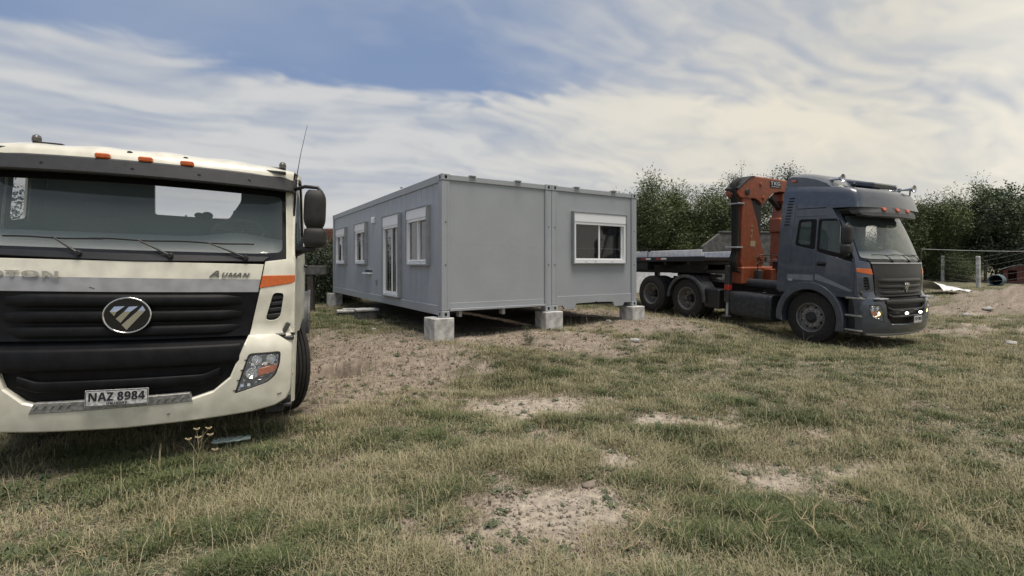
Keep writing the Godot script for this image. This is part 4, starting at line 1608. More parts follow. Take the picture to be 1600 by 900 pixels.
		part(shell, "window_surround", b, M.black_trim if not cfg.white else paint)
		b = B.new()
		b.T = R
		b.patch(swin, S2, Vector3.ZERO, [], 0.1, 0.0)
		part(shell, "sleeper_window", b, M.side_glass)
		if not cfg.white:
			b = B.new()     # paler stripe along the door
			b.T = R
			var S3 := func(z: float, y: float) -> Vector3: return S0.call(z, y) - Vector3(0.0025, 0, 0)
			b.patch(P([-0.985, 1.32, -0.74, 1.27, -0.36, 1.13, -0.30, 1.16, -0.74, 1.36, -0.985, 1.45]), S3, Vector3.ZERO, [], 0.08, 0.0)
			part(d, "door_stripe", b, M.slate_light)
			b = B.new()
			b.T = R
			b.patch(P([back + 0.005, 1.29, -1.02, 1.30, -1.02, 1.42, back + 0.005, 1.40]), S3, Vector3.ZERO, [], 0.08, 0.0)
			part(shell, "side_stripe", b, M.slate_light)
			b = B.new()
			b.T = R
			b.box(Vector3(-1.298, 1.285, -1.50), Vector3(0.014, 0.04, 0.09), 0.004)
			part(shell, "side_marker", b, M.galv)
		# wheel arch fender with legs, steps
		b = B.new()
		b.T = R
		var fz := PackedVector2Array()
		for i in 25:
			var a := PI * (1.02 - 1.06 * i / 24.0)
			fz.append(Vector2(-1.10 + cos(a) * 0.69, 0.50 + sin(a) * 0.76))
		fz.append(Vector2(-0.415, 0.36)); fz.append(Vector2(-0.54, 0.34))
		for i in 25:
			var a := PI * (-0.03 + 1.04 * i / 24.0)
			fz.append(Vector2(-1.10 + cos(a) * 0.58, 0.525 + sin(a) * 0.60))
		fz.append(Vector2(-1.66, 0.40)); fz.append(Vector2(-1.77, 0.43))
		var S4 := func(z: float, y: float) -> Vector3: return Vector3(-1.300 if not cfg.white else -1.235, y, z)
		b.patch(fz, S4, Vector3(0.38, 0, 0), [], 0.07, 0.012)
		part(shell, "front_fender", b, cfg.fender)
		var stp := empty(shell, "entry_steps")
		b = B.new()
		b.T = R
		b.box(Vector3(-1.07, 0.70, -0.25), Vector3(0.16, 0.72, 0.30), 0.01)
		part(stp, "step_well", b, M.black)
		for y in [0.40, 0.68, 1.015]:
			b = B.new()
			b.T = R
			b.box(Vector3(-1.150 if cfg.white else -1.190, y, -0.25), Vector3(0.14, 0.035, 0.30), 0.008)
			part(stp, "step", b, M.worn_metal if not cfg.white else M.steel)
		if cfg.white or s < 0.0:
			truck_mirror(shell, s)
	# --- roof and back wall
	b = B.new()
	var rows := []
	var keys := []
	if high:
		keys = [[-0.215, 2.79], [-0.225, 2.84], [-0.25, 2.98], [-0.285, 3.08], [-0.33, 3.14], [-0.42, 3.185], [-0.70, 3.235], [-1.2, 3.29], [-1.70, 3.32], [back, 3.31]]
	else:
		keys = [[-0.20, 2.512], [-0.215, 2.56], [-0.25, 2.605], [-0.33, 2.640], [-0.50, 2.675], [-0.80, 2.705], [-1.2, 2.715], [-1.60, 2.69], [-1.72, 2.66], [back, 2.62]]
	for k in keys.size():
		var row := PackedVector3Array()
		for i in 41:
			var u := lerpf(-1.0, 1.0, i / 40.0)
			var z: float = keys[k][0]
			var top: float = keys[k][1]
			var fz2 := clampf((z + 1.2) / 1.0, 0.0, 1.0)
			var m := maxf(0.0, absf(u) - 0.80) / 0.20
			z -= ((0.12 if high else 0.15) * u * u + (0.025 if high else 0.10) * m * m) * fz2
			var hw := half_width(roof0) + flare(z)
			var x := u * hw
			var y := top
			if high:
				# boxy: a flat crown, then a tight round shoulder that drops to the side wall
				var r := minf(0.10, (top - 2.78) * 0.6)
				var inset := 0.045 * clampf((top - 2.8) / 0.4, 0.0, 1.0)
				var au := absf(u)
				var w2 := hw - inset
				if au < 0.86:
					x = u / 0.86 * (w2 - r)
					y = top - 0.022 * u * u
				else:
					var q := (au - 0.86) / 0.14
					if q < 0.6:
						var an := q / 0.6 * PI / 2.0
						x = signf(u) * (w2 - r + r * sin(an))
						y = top - 0.018 - r * (1.0 - cos(an))
					else:
						var tt := (q - 0.6) / 0.4
						x = signf(u) * lerpf(w2, hw, tt)
						y = lerpf(top - 0.018 - r, roof0, tt)
				y = maxf(y, minf(top, roof0))
			else:
				var drop := 0.035 * u * u + ((0.045 * m * m) if k > 1 else 0.02 * m * m)
				if k > 2:
					drop -= 0.006 * sin(u * 15.0) * clampf(1.0 - m, 0.0, 1.0)
				y = maxf(top - drop, minf(top, roof0))
			row.append(Vector3(x, y, z))
		rows.append(row)
	b.grid(rows)
	for s in [1.0, -1.0]:      # close the sides between wall and roof edge
		var up := PackedVector3Array(); var dn := PackedVector3Array()
		for r in rows:
			var e: Vector3 = r[40] if s > 0.0 else r[0]
			up.append(e)
			dn.append(Vector3(s * (half_width(roof0) + flare(e.z)), minf(roof0, e.y), e.z))
		b.smooth()
		for i in up.size() - 1:
			if s > 0.0:
				b.quad(dn[i], dn[i + 1], up[i + 1], up[i])
			else:
				b.quad(dn[i], up[i], up[i + 1], dn[i + 1])
	var rl: PackedVector3Array = rows[-1]
	b.flat()
	for i in 40:
		b.quad(Vector3(rl[i + 1].x, roof0 - 0.01, back), Vector3(rl[i].x, roof0 - 0.01, back), rl[i], rl[i + 1])
	part(shell, "roof", b, paint)
	b = B.new()
	var rw := [soft(P([-0.27, 2.19, 0.45, 2.18, 0.57, 2.40, 0.57, 2.585, -0.28, 2.585]), 0.03)] if cfg.white else []
	var K := func(x: float, y: float) -> Vector3: return Vector3(x, y, back + 0.01)
	b.patch(P([-1.27, 1.0, 1.27, 1.0, 1.27, 1.7, half_width(roof0) + 0.065, roof0, -half_width(roof0) - 0.065, roof0, -1.27, 1.7]), K, Vector3(0, 0, 0.03), rw, 0.3, 0.0, false)
	part(shell, "back_wall", b, paint)
	b = B.new()
	var K2 := func(x: float, y: float) -> Vector3: return Vector3(x, y, back + 0.045)
	b.patch(P([-1.25, 1.0, 1.25, 1.0, 1.25, 1.7, half_width(roof0) + 0.04, roof0, -half_width(roof0) - 0.04, roof0, -1.25, 1.7]), K2, Vector3.ZERO, rw, 0.3, 0.0, false)
	part(shell, "cab_liner", b, M.liner)
	if cfg.white:
		b = B.new()
		b.patch(rw[0], K, Vector3.ZERO, [], 0.3, 0.0, false)
		part(shell, "rear_window", b, M.back_glass)
	b = B.new()
	b.box(Vector3(0, roof0 - 0.035, -1.02), Vector3(2.2, 0.02, 1.40), 0.004)
	part(shell, "headliner", b, M.liner)
	# --- inside
	b = B.new()
	b.box(Vector3(0, 1.03, -0.98), Vector3(2.34, 0.04, 1.5))
	part(shell, "cab_floor", b, M.dark)
	b = B.new()
	rows = []
	for q in [[-0.19, 1.55], [-0.20, 1.75], [-0.28, 1.80], [-0.42, 1.88], [-0.55, 1.925], [-0.66, 1.91], [-0.72, 1.80], [-0.70, 1.5]]:
		var row := PackedVector3Array()
		for i in 31:
			var u := lerpf(-1.0, 1.0, i / 30.0)
			var lump: float = 0.055 * exp(-pow((u - 0.62) * 4.5, 2.0)) * (1.0 if q[1] > 1.8 else 0.0)
			row.append(Vector3(u * 1.10, q[1] + lump, q[0] - 0.12 * u * u))
		rows.append(row)
	b.grid(rows)
	part(shell, "dashboard", b, M.dash)
	var wh := empty(shell, "steering_wheel")
	wh.transform = Transform3D(Basis(Vector3.RIGHT, -0.95), Vector3(0.66, 2.00, -0.80))
	b = B.new()
	var pts := PackedVector3Array()
	for i in 33:
		pts.append(Vector3(cos(TAU * i / 32) * 0.225, sin(TAU * i / 32) * 0.225, 0))
	b.tube(pts, 0.015, 8, false)
	part(wh, "wheel_rim", b, M.guard)
	for a in [0.2, PI - 0.2, -PI / 2]:
		b = B.new()
		b.tube(PackedVector3Array([Vector3.ZERO, Vector3(cos(a) * 0.22, sin(a) * 0.22, 0)]), 0.012, 6)
		part(wh, "wheel_spoke", b, M.black)
	b = B.new()
	b.cyl(Vector3(0, 0, -0.25), Vector3(0, 0, 0.02), 0.05, 12)
	part(wh, "steering_column", b, M.black)
	for x in [0.66, -0.66]:
		var st := empty(shell, "seat")
		b = B.new()
		b.box(Vector3(x, 1.42, -1.12), Vector3(0.5, 0.16, 0.5), 0.05)
		part(st, "seat_cushion", b, M.seat)
		b = B.new()
		b.T = Transform3D(Basis(Vector3.RIGHT, -0.15), Vector3(x, 1.78, -1.38))
		b.box(Vector3.ZERO, Vector3(0.48, 0.64, 0.12), 0.05)
		part(st, "seat_back", b, M.seat)
		b = B.new()
		b.box(Vector3(x, 2.19, -1.44), Vector3(0.26, 0.16, 0.09), 0.04)
		part(st, "headrest", b, M.seat)


func chassis(t: Node3D, cfg: Dictionary) -> void:
	var ch := empty(t, "chassis")
	for s in [1.0, -1.0]:
		var b := B.new()
		b.box(Vector3(s * 0.42, 0.90, -3.4), Vector3(0.08, 0.26, 6.2), 0.01)
		part(ch, "frame_rail", b, M.steel)
	for z in [-1.1, -2.0, -3.1, -4.42, -5.77]:
		var b := B.new()
		b.box(Vector3(0, 0.88, z), Vector3(0.75, 0.20, 0.14), 0.01)
		part(ch, "cross_member", b, M.steel)
	for z in [-1.1, -4.42, -5.77]:
		var b := B.new()
		b.cyl(Vector3(-1.0, 0.525 if z > -2 else 0.575, z), Vector3(1.0, 0.525 if z > -2 else 0.575, z), 0.075, 12)
		part(ch, "axle", b, M.steel)
		if z < -2:
			b = B.new()
			b.sphere(Vector3(0, 0.575, z), Vector3(0.22, 0.24, 0.24), 14)
			part(ch, "differential", b, M.steel)
	var eng := B.new()
	eng.box(Vector3(0, 0.80, -0.75), Vector3(0.72, 0.55, 1.0), 0.05)
	part(ch, "engine_block", eng, M.dark)
	for s in [1.0, -1.0]:
		tread_wheel(t, Vector3(s * 1.06, 0.525 + cfg.lift, -1.10), cfg.steer, true, s)
		for z in [-4.42, -5.77]:
			tread_wheel(t, Vector3(s * cfg.rear, 0.575, z), 0.0, false, s, true)
		# fuel tank on one side, air tanks and battery box on the other
		var tank := empty(t, "fuel_tank")
		var b := B.new()
		var sec := soft(P([0.72, 0.30, 1.20, 0.30, 1.20, 0.89, 0.72, 0.89]), 0.12, 5)
		var pr := func(u: float, v: float) -> Vector3: return Vector3(s * u, v, -1.98)
		var body := B.new()
		var rows := []
		for q in [[-3.06, 0.97], [-3.04, 1.0], [-2.0, 1.0], [-1.98, 0.97]]:
			var row := PackedVector3Array()
			for i in sec.size() + 1:
				var p := sec[i % sec.size()]
				p = (p - Vector2(0.96, 0.595)) * q[1] + Vector2(0.96, 0.595)
				row.append(Vector3(p.x, p.y, q[0]))
			rows.append(row)
		body.T = Transform3D(Basis.from_scale(Vector3(s, 1, 1)), Vector3.ZERO)
		body.grid(rows)
		part(tank, "tank_body", body, M.tank)
		for ez in [-1.995, -3.065]:
			var en := B.new()
			en.T = body.T
			en.plate(Vector3(0, 0, ez), Vector3.RIGHT, Vector3.UP, sec, 0.016, 0.006)
			part(tank, "tank_end", en, M.tank)
		for z in [-2.95, -2.52, -2.10]:
			var sb := B.new()
			sb.T = body.T
			var r2 := []
			for q in [z - 0.03, z + 0.03]:
				var row := PackedVector3Array()
				for i in sec.size() + 1:
					var p := sec[i % sec.size()]
					p = (p - Vector2(0.96, 0.595)) * 1.02 + Vector2(0.96, 0.595)
					row.append(Vector3(p.x, p.y, q))
				r2.append(row)
			sb.grid(r2)
			part(tank, "tank_strap", sb, M.steel)
		var cp := B.new()
		cp.cyl(Vector3(s * 1.0, 0.885, -2.3), Vector3(s * 1.0, 0.93, -2.3), 0.05, 14)
		part(tank, "filler_cap", cp, M.steel)
		b = B.new()
		b.box(Vector3(s * 1.02, 0.66, -3.62), Vector3(0.38, 0.50, 0.46), 0.03)
		part(t, "battery_box", b, M.black)
		b = B.new()
		b.cyl(Vector3(s * 0.75, 1.10, -3.0), Vector3(s * 0.75, 1.10, -1.8), 0.11, 16)
		part(t, "air_tank", b, M.tank)
		for z in [-4.42]:
			b = B.new()
			var rr := []
			for k in 2:
				var row := PackedVector3Array()
				for i in 19:
					var a := PI * (-0.02 + 1.02 * i / 18.0)
					row.append(Vector3(s * (cfg.rear - 0.32 if k == 0 else cfg.rear + 0.19), 0.575 + sin(a) * 0.61, z + cos(a) * 0.63))
				if s > 0.0:
					rr.append(row)
				else:
					rr.push_front(row)
			b.grid(rr)
			var lip := PackedVector2Array()
			for i in 19:
				var a := PI * (-0.02 + 1.02 * i / 18.0)
				lip.append(Vector2(z + cos(a) * 0.65, 0.575 + sin(a) * 0.63))
			for i in range(18, -1, -1):
				var a := PI * (-0.02 + 1.02 * i / 18.0)
				lip.append(Vector2(z + cos(a) * 0.58, 0.575 + sin(a) * 0.56))
			var mg := part(t, "mudguard", b, M.guard)
			b = B.new()
			b.T = Transform3D(Basis.from_scale(Vector3(-s, 1, 1)), Vector3.ZERO)
			var SL := func(zz: float, y: float) -> Vector3: return Vector3(-cfg.rear - 0.195, y, zz)
			b.patch(lip, SL, Vector3(0.03, 0, 0), [], 0.2, 0.006)
			part(mg, "mudguard_lip", b, M.guard)


func build_white_truck() -> void:
	var t := thing("white_truck", "cream white flatbed truck parked close by on the left, front facing the viewer", "truck", Vector3(-3.13, -0.16, -3.95))
	t.rotation = Vector3(deg_to_rad(0.6), deg_to_rad(22.5), deg_to_rad(-1.6))
	var cfg := {"paint": M.cream, "bumper": M.cream, "fender": M.cream, "white": true, "high": false, "lit": false, "steer": 0.40, "lift": 0.075, "rear": 1.17}
	cab(t, cfg)
	chassis(t, cfg)
	# number plate
	var e := empty(t, "number_plate", front(-0.015, 0.63, 0.052))
	e.rotation = Vector3(-0.02, 0.0, -0.008)
	var b := B.new()
	b.box(Vector3.ZERO, Vector3(0.40, 0.125, 0.006), 0.002)
	part(e, "plate_back", b, M.plate_white)
	b = B.new()
	b.T = Transform3D(Basis(), Vector3(0, 0, 0.0025))
	var PF := func(x: float, y: float) -> Vector3: return Vector3(x, y, 0.0016)
	b.patch(rrect(-0.197, -0.0595, 0.197, 0.0595, 0.01), PF, Vector3(0, 0, -0.001), [rrect(-0.193, -0.0555, 0.193, 0.0555, 0.008)], 0.1, 0.0, false)
	part(e, "plate_rim", b, M.ink)
	lettering(e, "NAZ 8984", Vector3(0.0, 0.012, 0.005), Basis(), 0.066, 0.355, 0.003, M.ink)
	lettering(e, "URUGUAY", Vector3(0.0, -0.041, 0.005), Basis(), 0.017, 0.13, 0.003, M.ink)
	# badge and lettering on the hood
	var em := empty(t, "badge", front(0, 1.253, 0.034))
	em.rotation.x = -0.03
	badge(em, 1.0, true)
	var LB := Basis(Vector3.UP, -2.0 * 0.13 * -0.735)
	lettering(t, "FOTON", front(-0.745, 1.570, 0.012), Basis(Vector3.UP, -0.19) , 0.052, 0.56, 0.012, M.chrome)
	lettering(t, "A", front(0.595, 1.596, 0.012), Basis(Vector3.UP, 0.155) * Basis(Vector3(1, 0, 0), Vector3(0.45, 1, 0), Vector3(0, 0, 1)), 0.052, 0.072, 0.010, M.dull_chrome)
	lettering(t, "UMAN", front(0.745, 1.589, 0.012), Basis(Vector3.UP, 0.19) * Basis(Vector3(1, 0, 0), Vector3(0.45, 1, 0), Vector3(0, 0, 1)), 0.036, 0.205, 0.010, M.dull_chrome)
	# roof fittings
	for x in [-0.265, 0.03, 0.325]:
		b = B.new()
		b.box(Vector3(x, 2.545, -0.185 - 0.15 * x * x), Vector3(0.10, 0.042, 0.05), 0.010)
		part(t, "roof_marker_lamp", b, M.amber)
	for x in [-0.60, -0.10, 0.30, 0.68, 0.98]:  # added black ovals, coloured as the dark inside of roof holes
		b = B.new()
		b.T = Transform3D(Basis(Vector3.RIGHT, -0.9), Vector3(x, 2.603 - 0.035 * x * x, -0.252 - 0.15 * x * x))
		b.sphere(Vector3.ZERO, Vector3(0.024, 0.007, 0.016), 10)
		part(t, "roof_hole", b, M.dark)
	for x in [-0.80, 1.03]:
		var be := empty(t, "roof_beacon", Vector3(x, 2.655 if x < 0 else 2.625, -0.55))
		b = B.new()
		b.box(Vector3(-0.04 if x > 0 else 0.05, 0.008, -0.02), Vector3(0.20, 0.018, 0.09), 0.006)
		part(be, "beacon_foot", b, M.black)
		b = B.new()
		b.lathe(Vector3(0.03 if x > 0 else -0.03, 0.016, 0), Vector3.UP, [[0, 0.0], [0.0, 0.032, 1], [0.03, 0.033, 1], [0.05, 0.026], [0.06, 0.011], [0.062, 0.0]], 14)
		part(be, "beacon_cap", b, M.smoked)
	b = B.new()
	b.tube(PackedVector3Array([Vector3(1.185, 2.45, -0.45), Vector3(1.19, 2.53, -0.45), Vector3(1.225, 2.80, -0.46), Vector3(1.275, 3.08, -0.48)]), [0.010, 0.005, 0.003, 0.002], 6)
	part(t, "radio_antenna", b, M.steel)
	var dc := empty(t, "dashboard_camera")      # seen against the rear window
	b = B.new()
	b.sphere(Vector3(0.25, 2.20, -1.60), Vector3(0.06, 0.045, 0.05), 12)
	part(dc, "camera_body", b, M.dark)
	b = B.new()
	b.sphere(Vector3(0.17, 2.20, -1.60), Vector3(0.045, 0.032, 0.03), 12)
	part(dc, "camera_lens", b, M.dark)
	b = B.new()
	b.box(Vector3(0.25, 2.08, -1.62), Vector3(0.07, 0.24, 0.05), 0.01)
	part(dc, "camera_mount", b, M.dark)
	# flat load bed behind the cab
	b = B.new()
	b.box(Vector3(0, 1.22, -5.0), Vector3(2.3, 0.12, 5.6), 0.02)
	part(t, "load_bed", b, M.steel)
	for s in [1.0, -1.0]:
		b = B.new()
		b.box(Vector3(s * 1.16, 1.22, -5.0), Vector3(0.03, 0.16, 5.6), 0.008)
		part(t, "bed_side_rail", b, M.guard)


func build_grey_truck() -> void:
	var t := thing("crane_truck", "slate grey high roof tractor truck with an orange loading crane behind its cab", "truck", Vector3(7.759, -0.178, -9.761))
	t.rotation = Vector3(deg_to_rad(2.5), deg_to_rad(27.0), 0)
	var cfg := {"paint": M.slate, "bumper": M.slate, "fender": M.slate, "white": false, "high": true, "lit": true, "steer": -0.04, "lift": 0.0, "rear": 1.085}
	cab(t, cfg)
	chassis(t, cfg)
	var b := B.new()
	# silver chin under the bumper
	var F := func(x: float, y: float) -> Vector3: return front(x, y, 0.02)
	b.patch(both([0, 0.285, 0.7, 0.295, 1.08, 0.32, 1.12, 0.355, 0.7, 0.335, 0, 0.325]), F, Vector3(0, 0, -0.06), [], 0.1, 0.006)
	part(t, "bumper_lip", b, M.silver)
	b = B.new()
	b.patch(both([0, 1.690, 0.95, 1.690, 0.965, 1.708, 0, 1.708]), F, Vector3(0, 0, -0.03), [], 0.1, 0.003)
	part(t, "hood_trim", b, M.silver)
	var em := empty(t, "badge", front(0, 1.245, 0.034))
	em.scale = Vector3(0.8, 1.15, 1)
	badge(em, 0.9, false)
	var e := empty(t, "number_plate", front(0.27, 0.60, 0.045))
	e.rotation.y = 0.07
	b = B.new()
	b.box(Vector3.ZERO, Vector3(0.36, 0.13, 0.006), 0.002)
	part(e, "plate_back", b, M.plate_white)
	lettering(e, "STP 3055", Vector3(0.0, 0.008, 0.004), Basis(), 0.062, 0.31, 0.003, M.ink)
	for x in [-0.18, 0.36]:
		b = B.new()
		b.sphere(front(x, 0.735, 0.045), Vector3(0.055, 0.028, 0.02), 12)
		part(t, "daytime_lamp", b, M.led)
	for x in [-0.42, 0.03, 0.48]:
		b = B.new()
		var VV := Vector3(x, 2.760, -0.186 - 0.13 * x * x)
		b.T = Transform3D(Basis(Vector3.RIGHT, -0.46), VV)
		b.box(Vector3.ZERO, Vector3(0.115, 0.075, 0.03), 0.014)
		part(t, "roof_marker_lamp", b, M.red_lens)
	for x in [1.0, -1.0]:
		b = B.new()
		b.box(Vector3(x * 0.86, 1.02, 0.03), Vector3(0.30, 0.025, 0.12), 0.008)
		part(t, "bumper_step", b, M.galv)
	# roof: rear air deflector, hatch, horns
	b = B.new()
	var rows := []
	for q in [[-0.80, 3.28], [-0.95, 3.40], [-1.15, 3.49], [-1.40, 3.56], [-1.66, 3.60], [-1.76, 3.585], [-1.80, 3.53]]:
		var row := PackedVector3Array()
		for i in 21:
			var u := lerpf(-1.0, 1.0, i / 20.0)
			var m := maxf(0.0, absf(u) - 0.55) / 0.45
			row.append(Vector3(u * 1.10, maxf(3.16, q[1] - 0.10 * m * m * m - (0.06 * (1 - absf(u)) if q[0] > -1.0 else 0.0)), q[0]))
		rows.append(row)
	b.grid(rows)
	for s in [0, 20]:
		b.flat()
		for i in rows.size() - 1:
			var p: Vector3 = rows[i][s]; var q: Vector3 = rows[i + 1][s]
			if s == 20:
				b.quad(Vector3(p.x + 0.02, 3.12, p.z), Vector3(q.x + 0.02, 3.12, q.z), q, p)
			else:
				b.quad(Vector3(q.x - 0.02, 3.12, q.z), Vector3(p.x - 0.02, 3.12, p.z), p, q)
	part(t, "air_deflector", b, M.slate)
	for s in [1.0, -1.0]:
		b = B.new()
		b.box(Vector3(s * 1.135, 3.40, -1.62), Vector3(0.02, 0.045, 0.10), 0.006)
		part(t, "deflector_marker", b, M.red_lens)
		# upright side fairing with louvres behind the cab
		b = B.new()
		b.T = Transform3D(Basis.from_scale(Vector3(-s, 1, 1)), Vector3.ZERO)
		var SF := func(z: float, y: float) -> Vector3: return Vector3(-half_width(minf(y, 2.78)) - 0.086 + 0.10 * clampf((y - 2.85) / 0.5, 0, 1), y, z)
		b.patch(P([-1.80, 1.05, -1.60, 1.05, -1.52, 2.4, -1.46, 3.22, -1.80, 3.28, -1.80, 2.4]), SF, Vector3(0.03, 0, 0), [], 0.1, 0.006)
		var fair := part(t, "side_fairing", b, M.slate)
		for k in 10:
			b = B.new()
			b.T = Transform3D(Basis.from_scale(Vector3(-s, 1, 1)), Vector3.ZERO)
			var y := 2.46 + 0.063 * k
			var zc := -1.655 + 0.006 * k
			b.bar(SF.call(zc - 0.055, y) + Vector3(-0.002, 0, 0), SF.call(zc + 0.055, y) + Vector3(-0.002, 0, 0), 0.012, 0.024, 0.0)
			part(fair, "louvre", b, M.dark)
		# seam between cab side and high roof
		b = B.new()
		b.T = Transform3D(Basis.from_scale(Vector3(-s, 1, 1)), Vector3.ZERO)
		b.bar(Vector3(-1.210, 2.79, -1.45), Vector3(-1.206, 2.79, -0.86), 0.010, 0.014)
		part(t, "roof_seam", b, M.dark)
		b = B.new()
		b.T = Transform3D(Basis.from_scale(Vector3(-s, 1, 1)), Vector3.ZERO)
		b.bar(Vector3(-1.228, 2.63, -1.50), Vector3(-1.226, 2.63, -0.86), 0.014, 0.012, 0.003)
		part(t, "drip_rail", b, M.slate)
	b = B.new()
	b.T = Transform3D(Basis.from_euler(Vector3(0.20, 0.0, 0.0)), Vector3(0.22, 3.335, -0.80))
	b.box(Vector3.ZERO, Vector3(0.92, 0.11, 0.60), 0.045)
	part(t, "roof_hatch", b, M.slate)
	for q in [[-0.93, -1.34, 0.62], [0.90, -0.80, 0.50]]:
		var hn := empty(t, "air_horn", Vector3(q[0], 3.35 if q[0] < 0.0 else 3.22, q[1]))
		b = B.new()
		var pr := [[0.0, 0.0], [0.0, 0.035, 1], [0.05, 0.032, 1], [0.08, 0.014, 1], [q[2] * 0.6, 0.020], [q[2] * 0.86, 0.034], [q[2] * 0.97, 0.062], [q[2], 0.085, 1], [q[2] - 0.01, 0.075, 1], [q[2] * 0.8, 0.0]]
		b.lathe(Vector3(0, 0.02, 0), Vector3(0.0, 0.03, 1).normalized(), pr, 18)
		part(hn, "horn_trumpet", b, M.chrome)
		for z in [0.06, 0.42]:
			b = B.new()
			b.bar(Vector3(0, 0.01, z), Vector3(0, -0.10, z), 0.02, 0.03, 0.004)
			part(hn, "horn_foot", b, M.steel)
	for x in [-0.78, 0.95]:
		b = B.new()
		b.sphere(Vector3(x, 3.26, -0.60), Vector3(0.04, 0.04, 0.05), 12)
		var rs := part(t, "roof_spotlight", b, M.black)
		b = B.new()
		b.cyl(Vector3(x, 3.12, -0.60), Vector3(x, 3.24, -0.60), 0.015, 8)
		part(rs, "spotlight_stalk", b, M.black)
	# fifth wheel and deck plates
	b = B.new()
	b.box(Vector3(0, 1.14, -5.1), Vector3(0.86, 0.08, 0.9), 0.03)
	part(t, "coupling_plate", b, M.steel)
	b = B.new()
	b.box(Vector3(0, 1.06, -3.6), Vector3(1.5, 0.025, 0.9), 0.004)
	part(t, "deck_plate", b, M.steel)
	build_crane(t)


func build_crane(t: Node3D) -> void:
	var c := empty(t, "loading_crane", Vector3(0, 0, -3.1))
	var b := B.new()
	b.box(Vector3(0.0, 1.28, 0), Vector3(2.0, 0.42, 0.42), 0.03)
	part(c, "crane_base", b, M.orange)
	b = B.new()
	b.box(Vector3(-0.10, 1.30, 0.30), Vector3(0.26, 0.30, 0.22), 0.02)
	part(c, "gearbox", b, M.orange)
	b = B.new()
	b.lathe(Vector3(0.72, 1.44, 0), Vector3.UP, [[0.0, 0.0], [0.0, 0.26, 1], [0.22, 0.26, 1], [0.30, 0.21, 1], [0.30, 0.0]], 24)
	part(c, "slew_ring", b, M.orange)
	b = B.new()
	var col := PackedVector2Array([Vector2(0.50, 1.70), Vector2(0.95, 1.70), Vector2(0.93, 3.0), Vector2(0.98, 3.40), Vector2(0.62, 3.42), Vector2(0.50, 3.34), Vector2(0.48, 3.18), Vector2(0.56, 3.05), Vector2(0.50, 2.75), Vector2(0.42, 2.70), Vector2(0.42, 2.40), Vector2(0.50, 2.36)])
	b.plate(Vector3(0, 0, -0.15), Vector3.RIGHT, Vector3.UP, col, 0.30, 0.015)
	part(c, "crane_column", b, M.orange)
	# upper arm: from the column head to the knuckle on the left
	b = B.new()
	var arm := PackedVector2Array([Vector2(1.05, 3.42), Vector2(1.05, 3.66), Vector2(-0.66, 3.685), Vector2(-0.80, 3.66), Vector2(-1.20, 3.38), Vector2(-1.22, 3.26), Vector2(-1.12, 3.17), Vector2(-0.80, 3.17), Vector2(-0.62, 3.18), Vector2(-0.48, 3.14), Vector2(-0.36, 3.05), Vector2(-0.27, 3.05), Vector2(-0.19, 3.14), Vector2(-0.06, 3.27), Vector2(0.08, 3.35), Vector2(0.30, 3.40), Vector2(0.62, 3.41)])
	b.plate(Vector3(0, 0, -0.17), Vector3.RIGHT, Vector3.UP, arm, 0.34, 0.015)
	var up := part(c, "upper_arm", b, M.orange)
	b = B.new()
	b.plate(Vector3(0, 0, -0.19), Vector3.RIGHT, Vector3.UP, P([-0.80, 3.665, -0.66, 3.69, -0.66, 3.705, -0.82, 3.69, -1.25, 3.38, -1.23, 3.34]), 0.38, 0.004)
	part(up, "knuckle_guard", b, M.steel)
	for q in [[-0.90, 3.31], [-0.31, 3.20], [-0.42, 3.52], [0.62, 3.28]]:
		b = B.new()
		b.cyl(Vector3(q[0], q[1], -0.20), Vector3(q[0], q[1], 0.20), 0.045 if q[0] != -0.90 else 0.075, 16)
		part(up, "hinge_pin", b, M.orange if q[0] != -0.90 else M.steel)
	# maker's sign on the arm
	b = B.new()
	b.box(Vector3(0.13, 3.555, 0.174), Vector3(0.42, 0.17, 0.006), 0.002)
	var sg := part(up, "maker_sign", b, M.ink)
	lettering(sg, "TKG", Vector3(0.13, 3.583, 0.179), Basis(), 0.090, 0.37, 0.003, M.plate_white)
	b = B.new()
	b.box(Vector3(0.13, 3.500, 0.178), Vector3(0.30, 0.014, 0.003), 0.0)
	part(sg, "sign_rule", b, M.plate_white)
	b = B.new()
	b.bar(Vector3(-0.66, 3.70, 0.12), Vector3(1.0, 3.675, 0.12), 0.03, 0.03, 0.006)
	part(up, "arm_pipe", b, M.orange)
	# outer boom, folded down on the left
	b = B.new()
	b.plate(Vector3(0, 0, -0.15), Vector3.RIGHT, Vector3.UP, soft(P([-1.00, 3.40, -0.80, 3.38, -0.73, 3.14, -0.48, 2.63, -0.27, 2.0, -0.16, 1.85, -0.15, 1.62, -0.24, 1.48, -0.90, 1.44, -0.98, 1.56, -1.0, 2.4]), 0.05), 0.30, 0.015)
	var bo := part(c, "outer_boom", b, M.orange)
	b = B.new()
	b.cyl(Vector3(-0.26, 1.72, -0.18), Vector3(-0.26, 1.72, 0.18), 0.08, 16)
	part(bo, "boom_pin", b, M.orange)
	lettering(bo, "4.2 t", Vector3(-0.66, 2.36, 0.153), Basis(Vector3(0, 0, 1), 1.52), 0.07, 0.34, 0.002, M.straw)
	b = B.new()
	b.box(Vector3(-0.60, 2.06, 0.152), Vector3(0.18, 0.14, 0.004), 0.001)
	part(bo, "load_chart", b, M.straw)
	b = B.new()
	b.cyl(Vector3(-0.30, 1.75, 0.0), Vector3(-0.34, 2.6, 0.0), 0.06, 16)
	var br := part(c, "boom_ram", b, M.black)
	b = B.new()
	b.cyl(Vector3(-0.34, 2.6, 0.0), Vector3(-0.33, 3.16, 0.0), 0.09, 16)
	part(br, "ram_barrel", b, M.black)
	b = B.new()
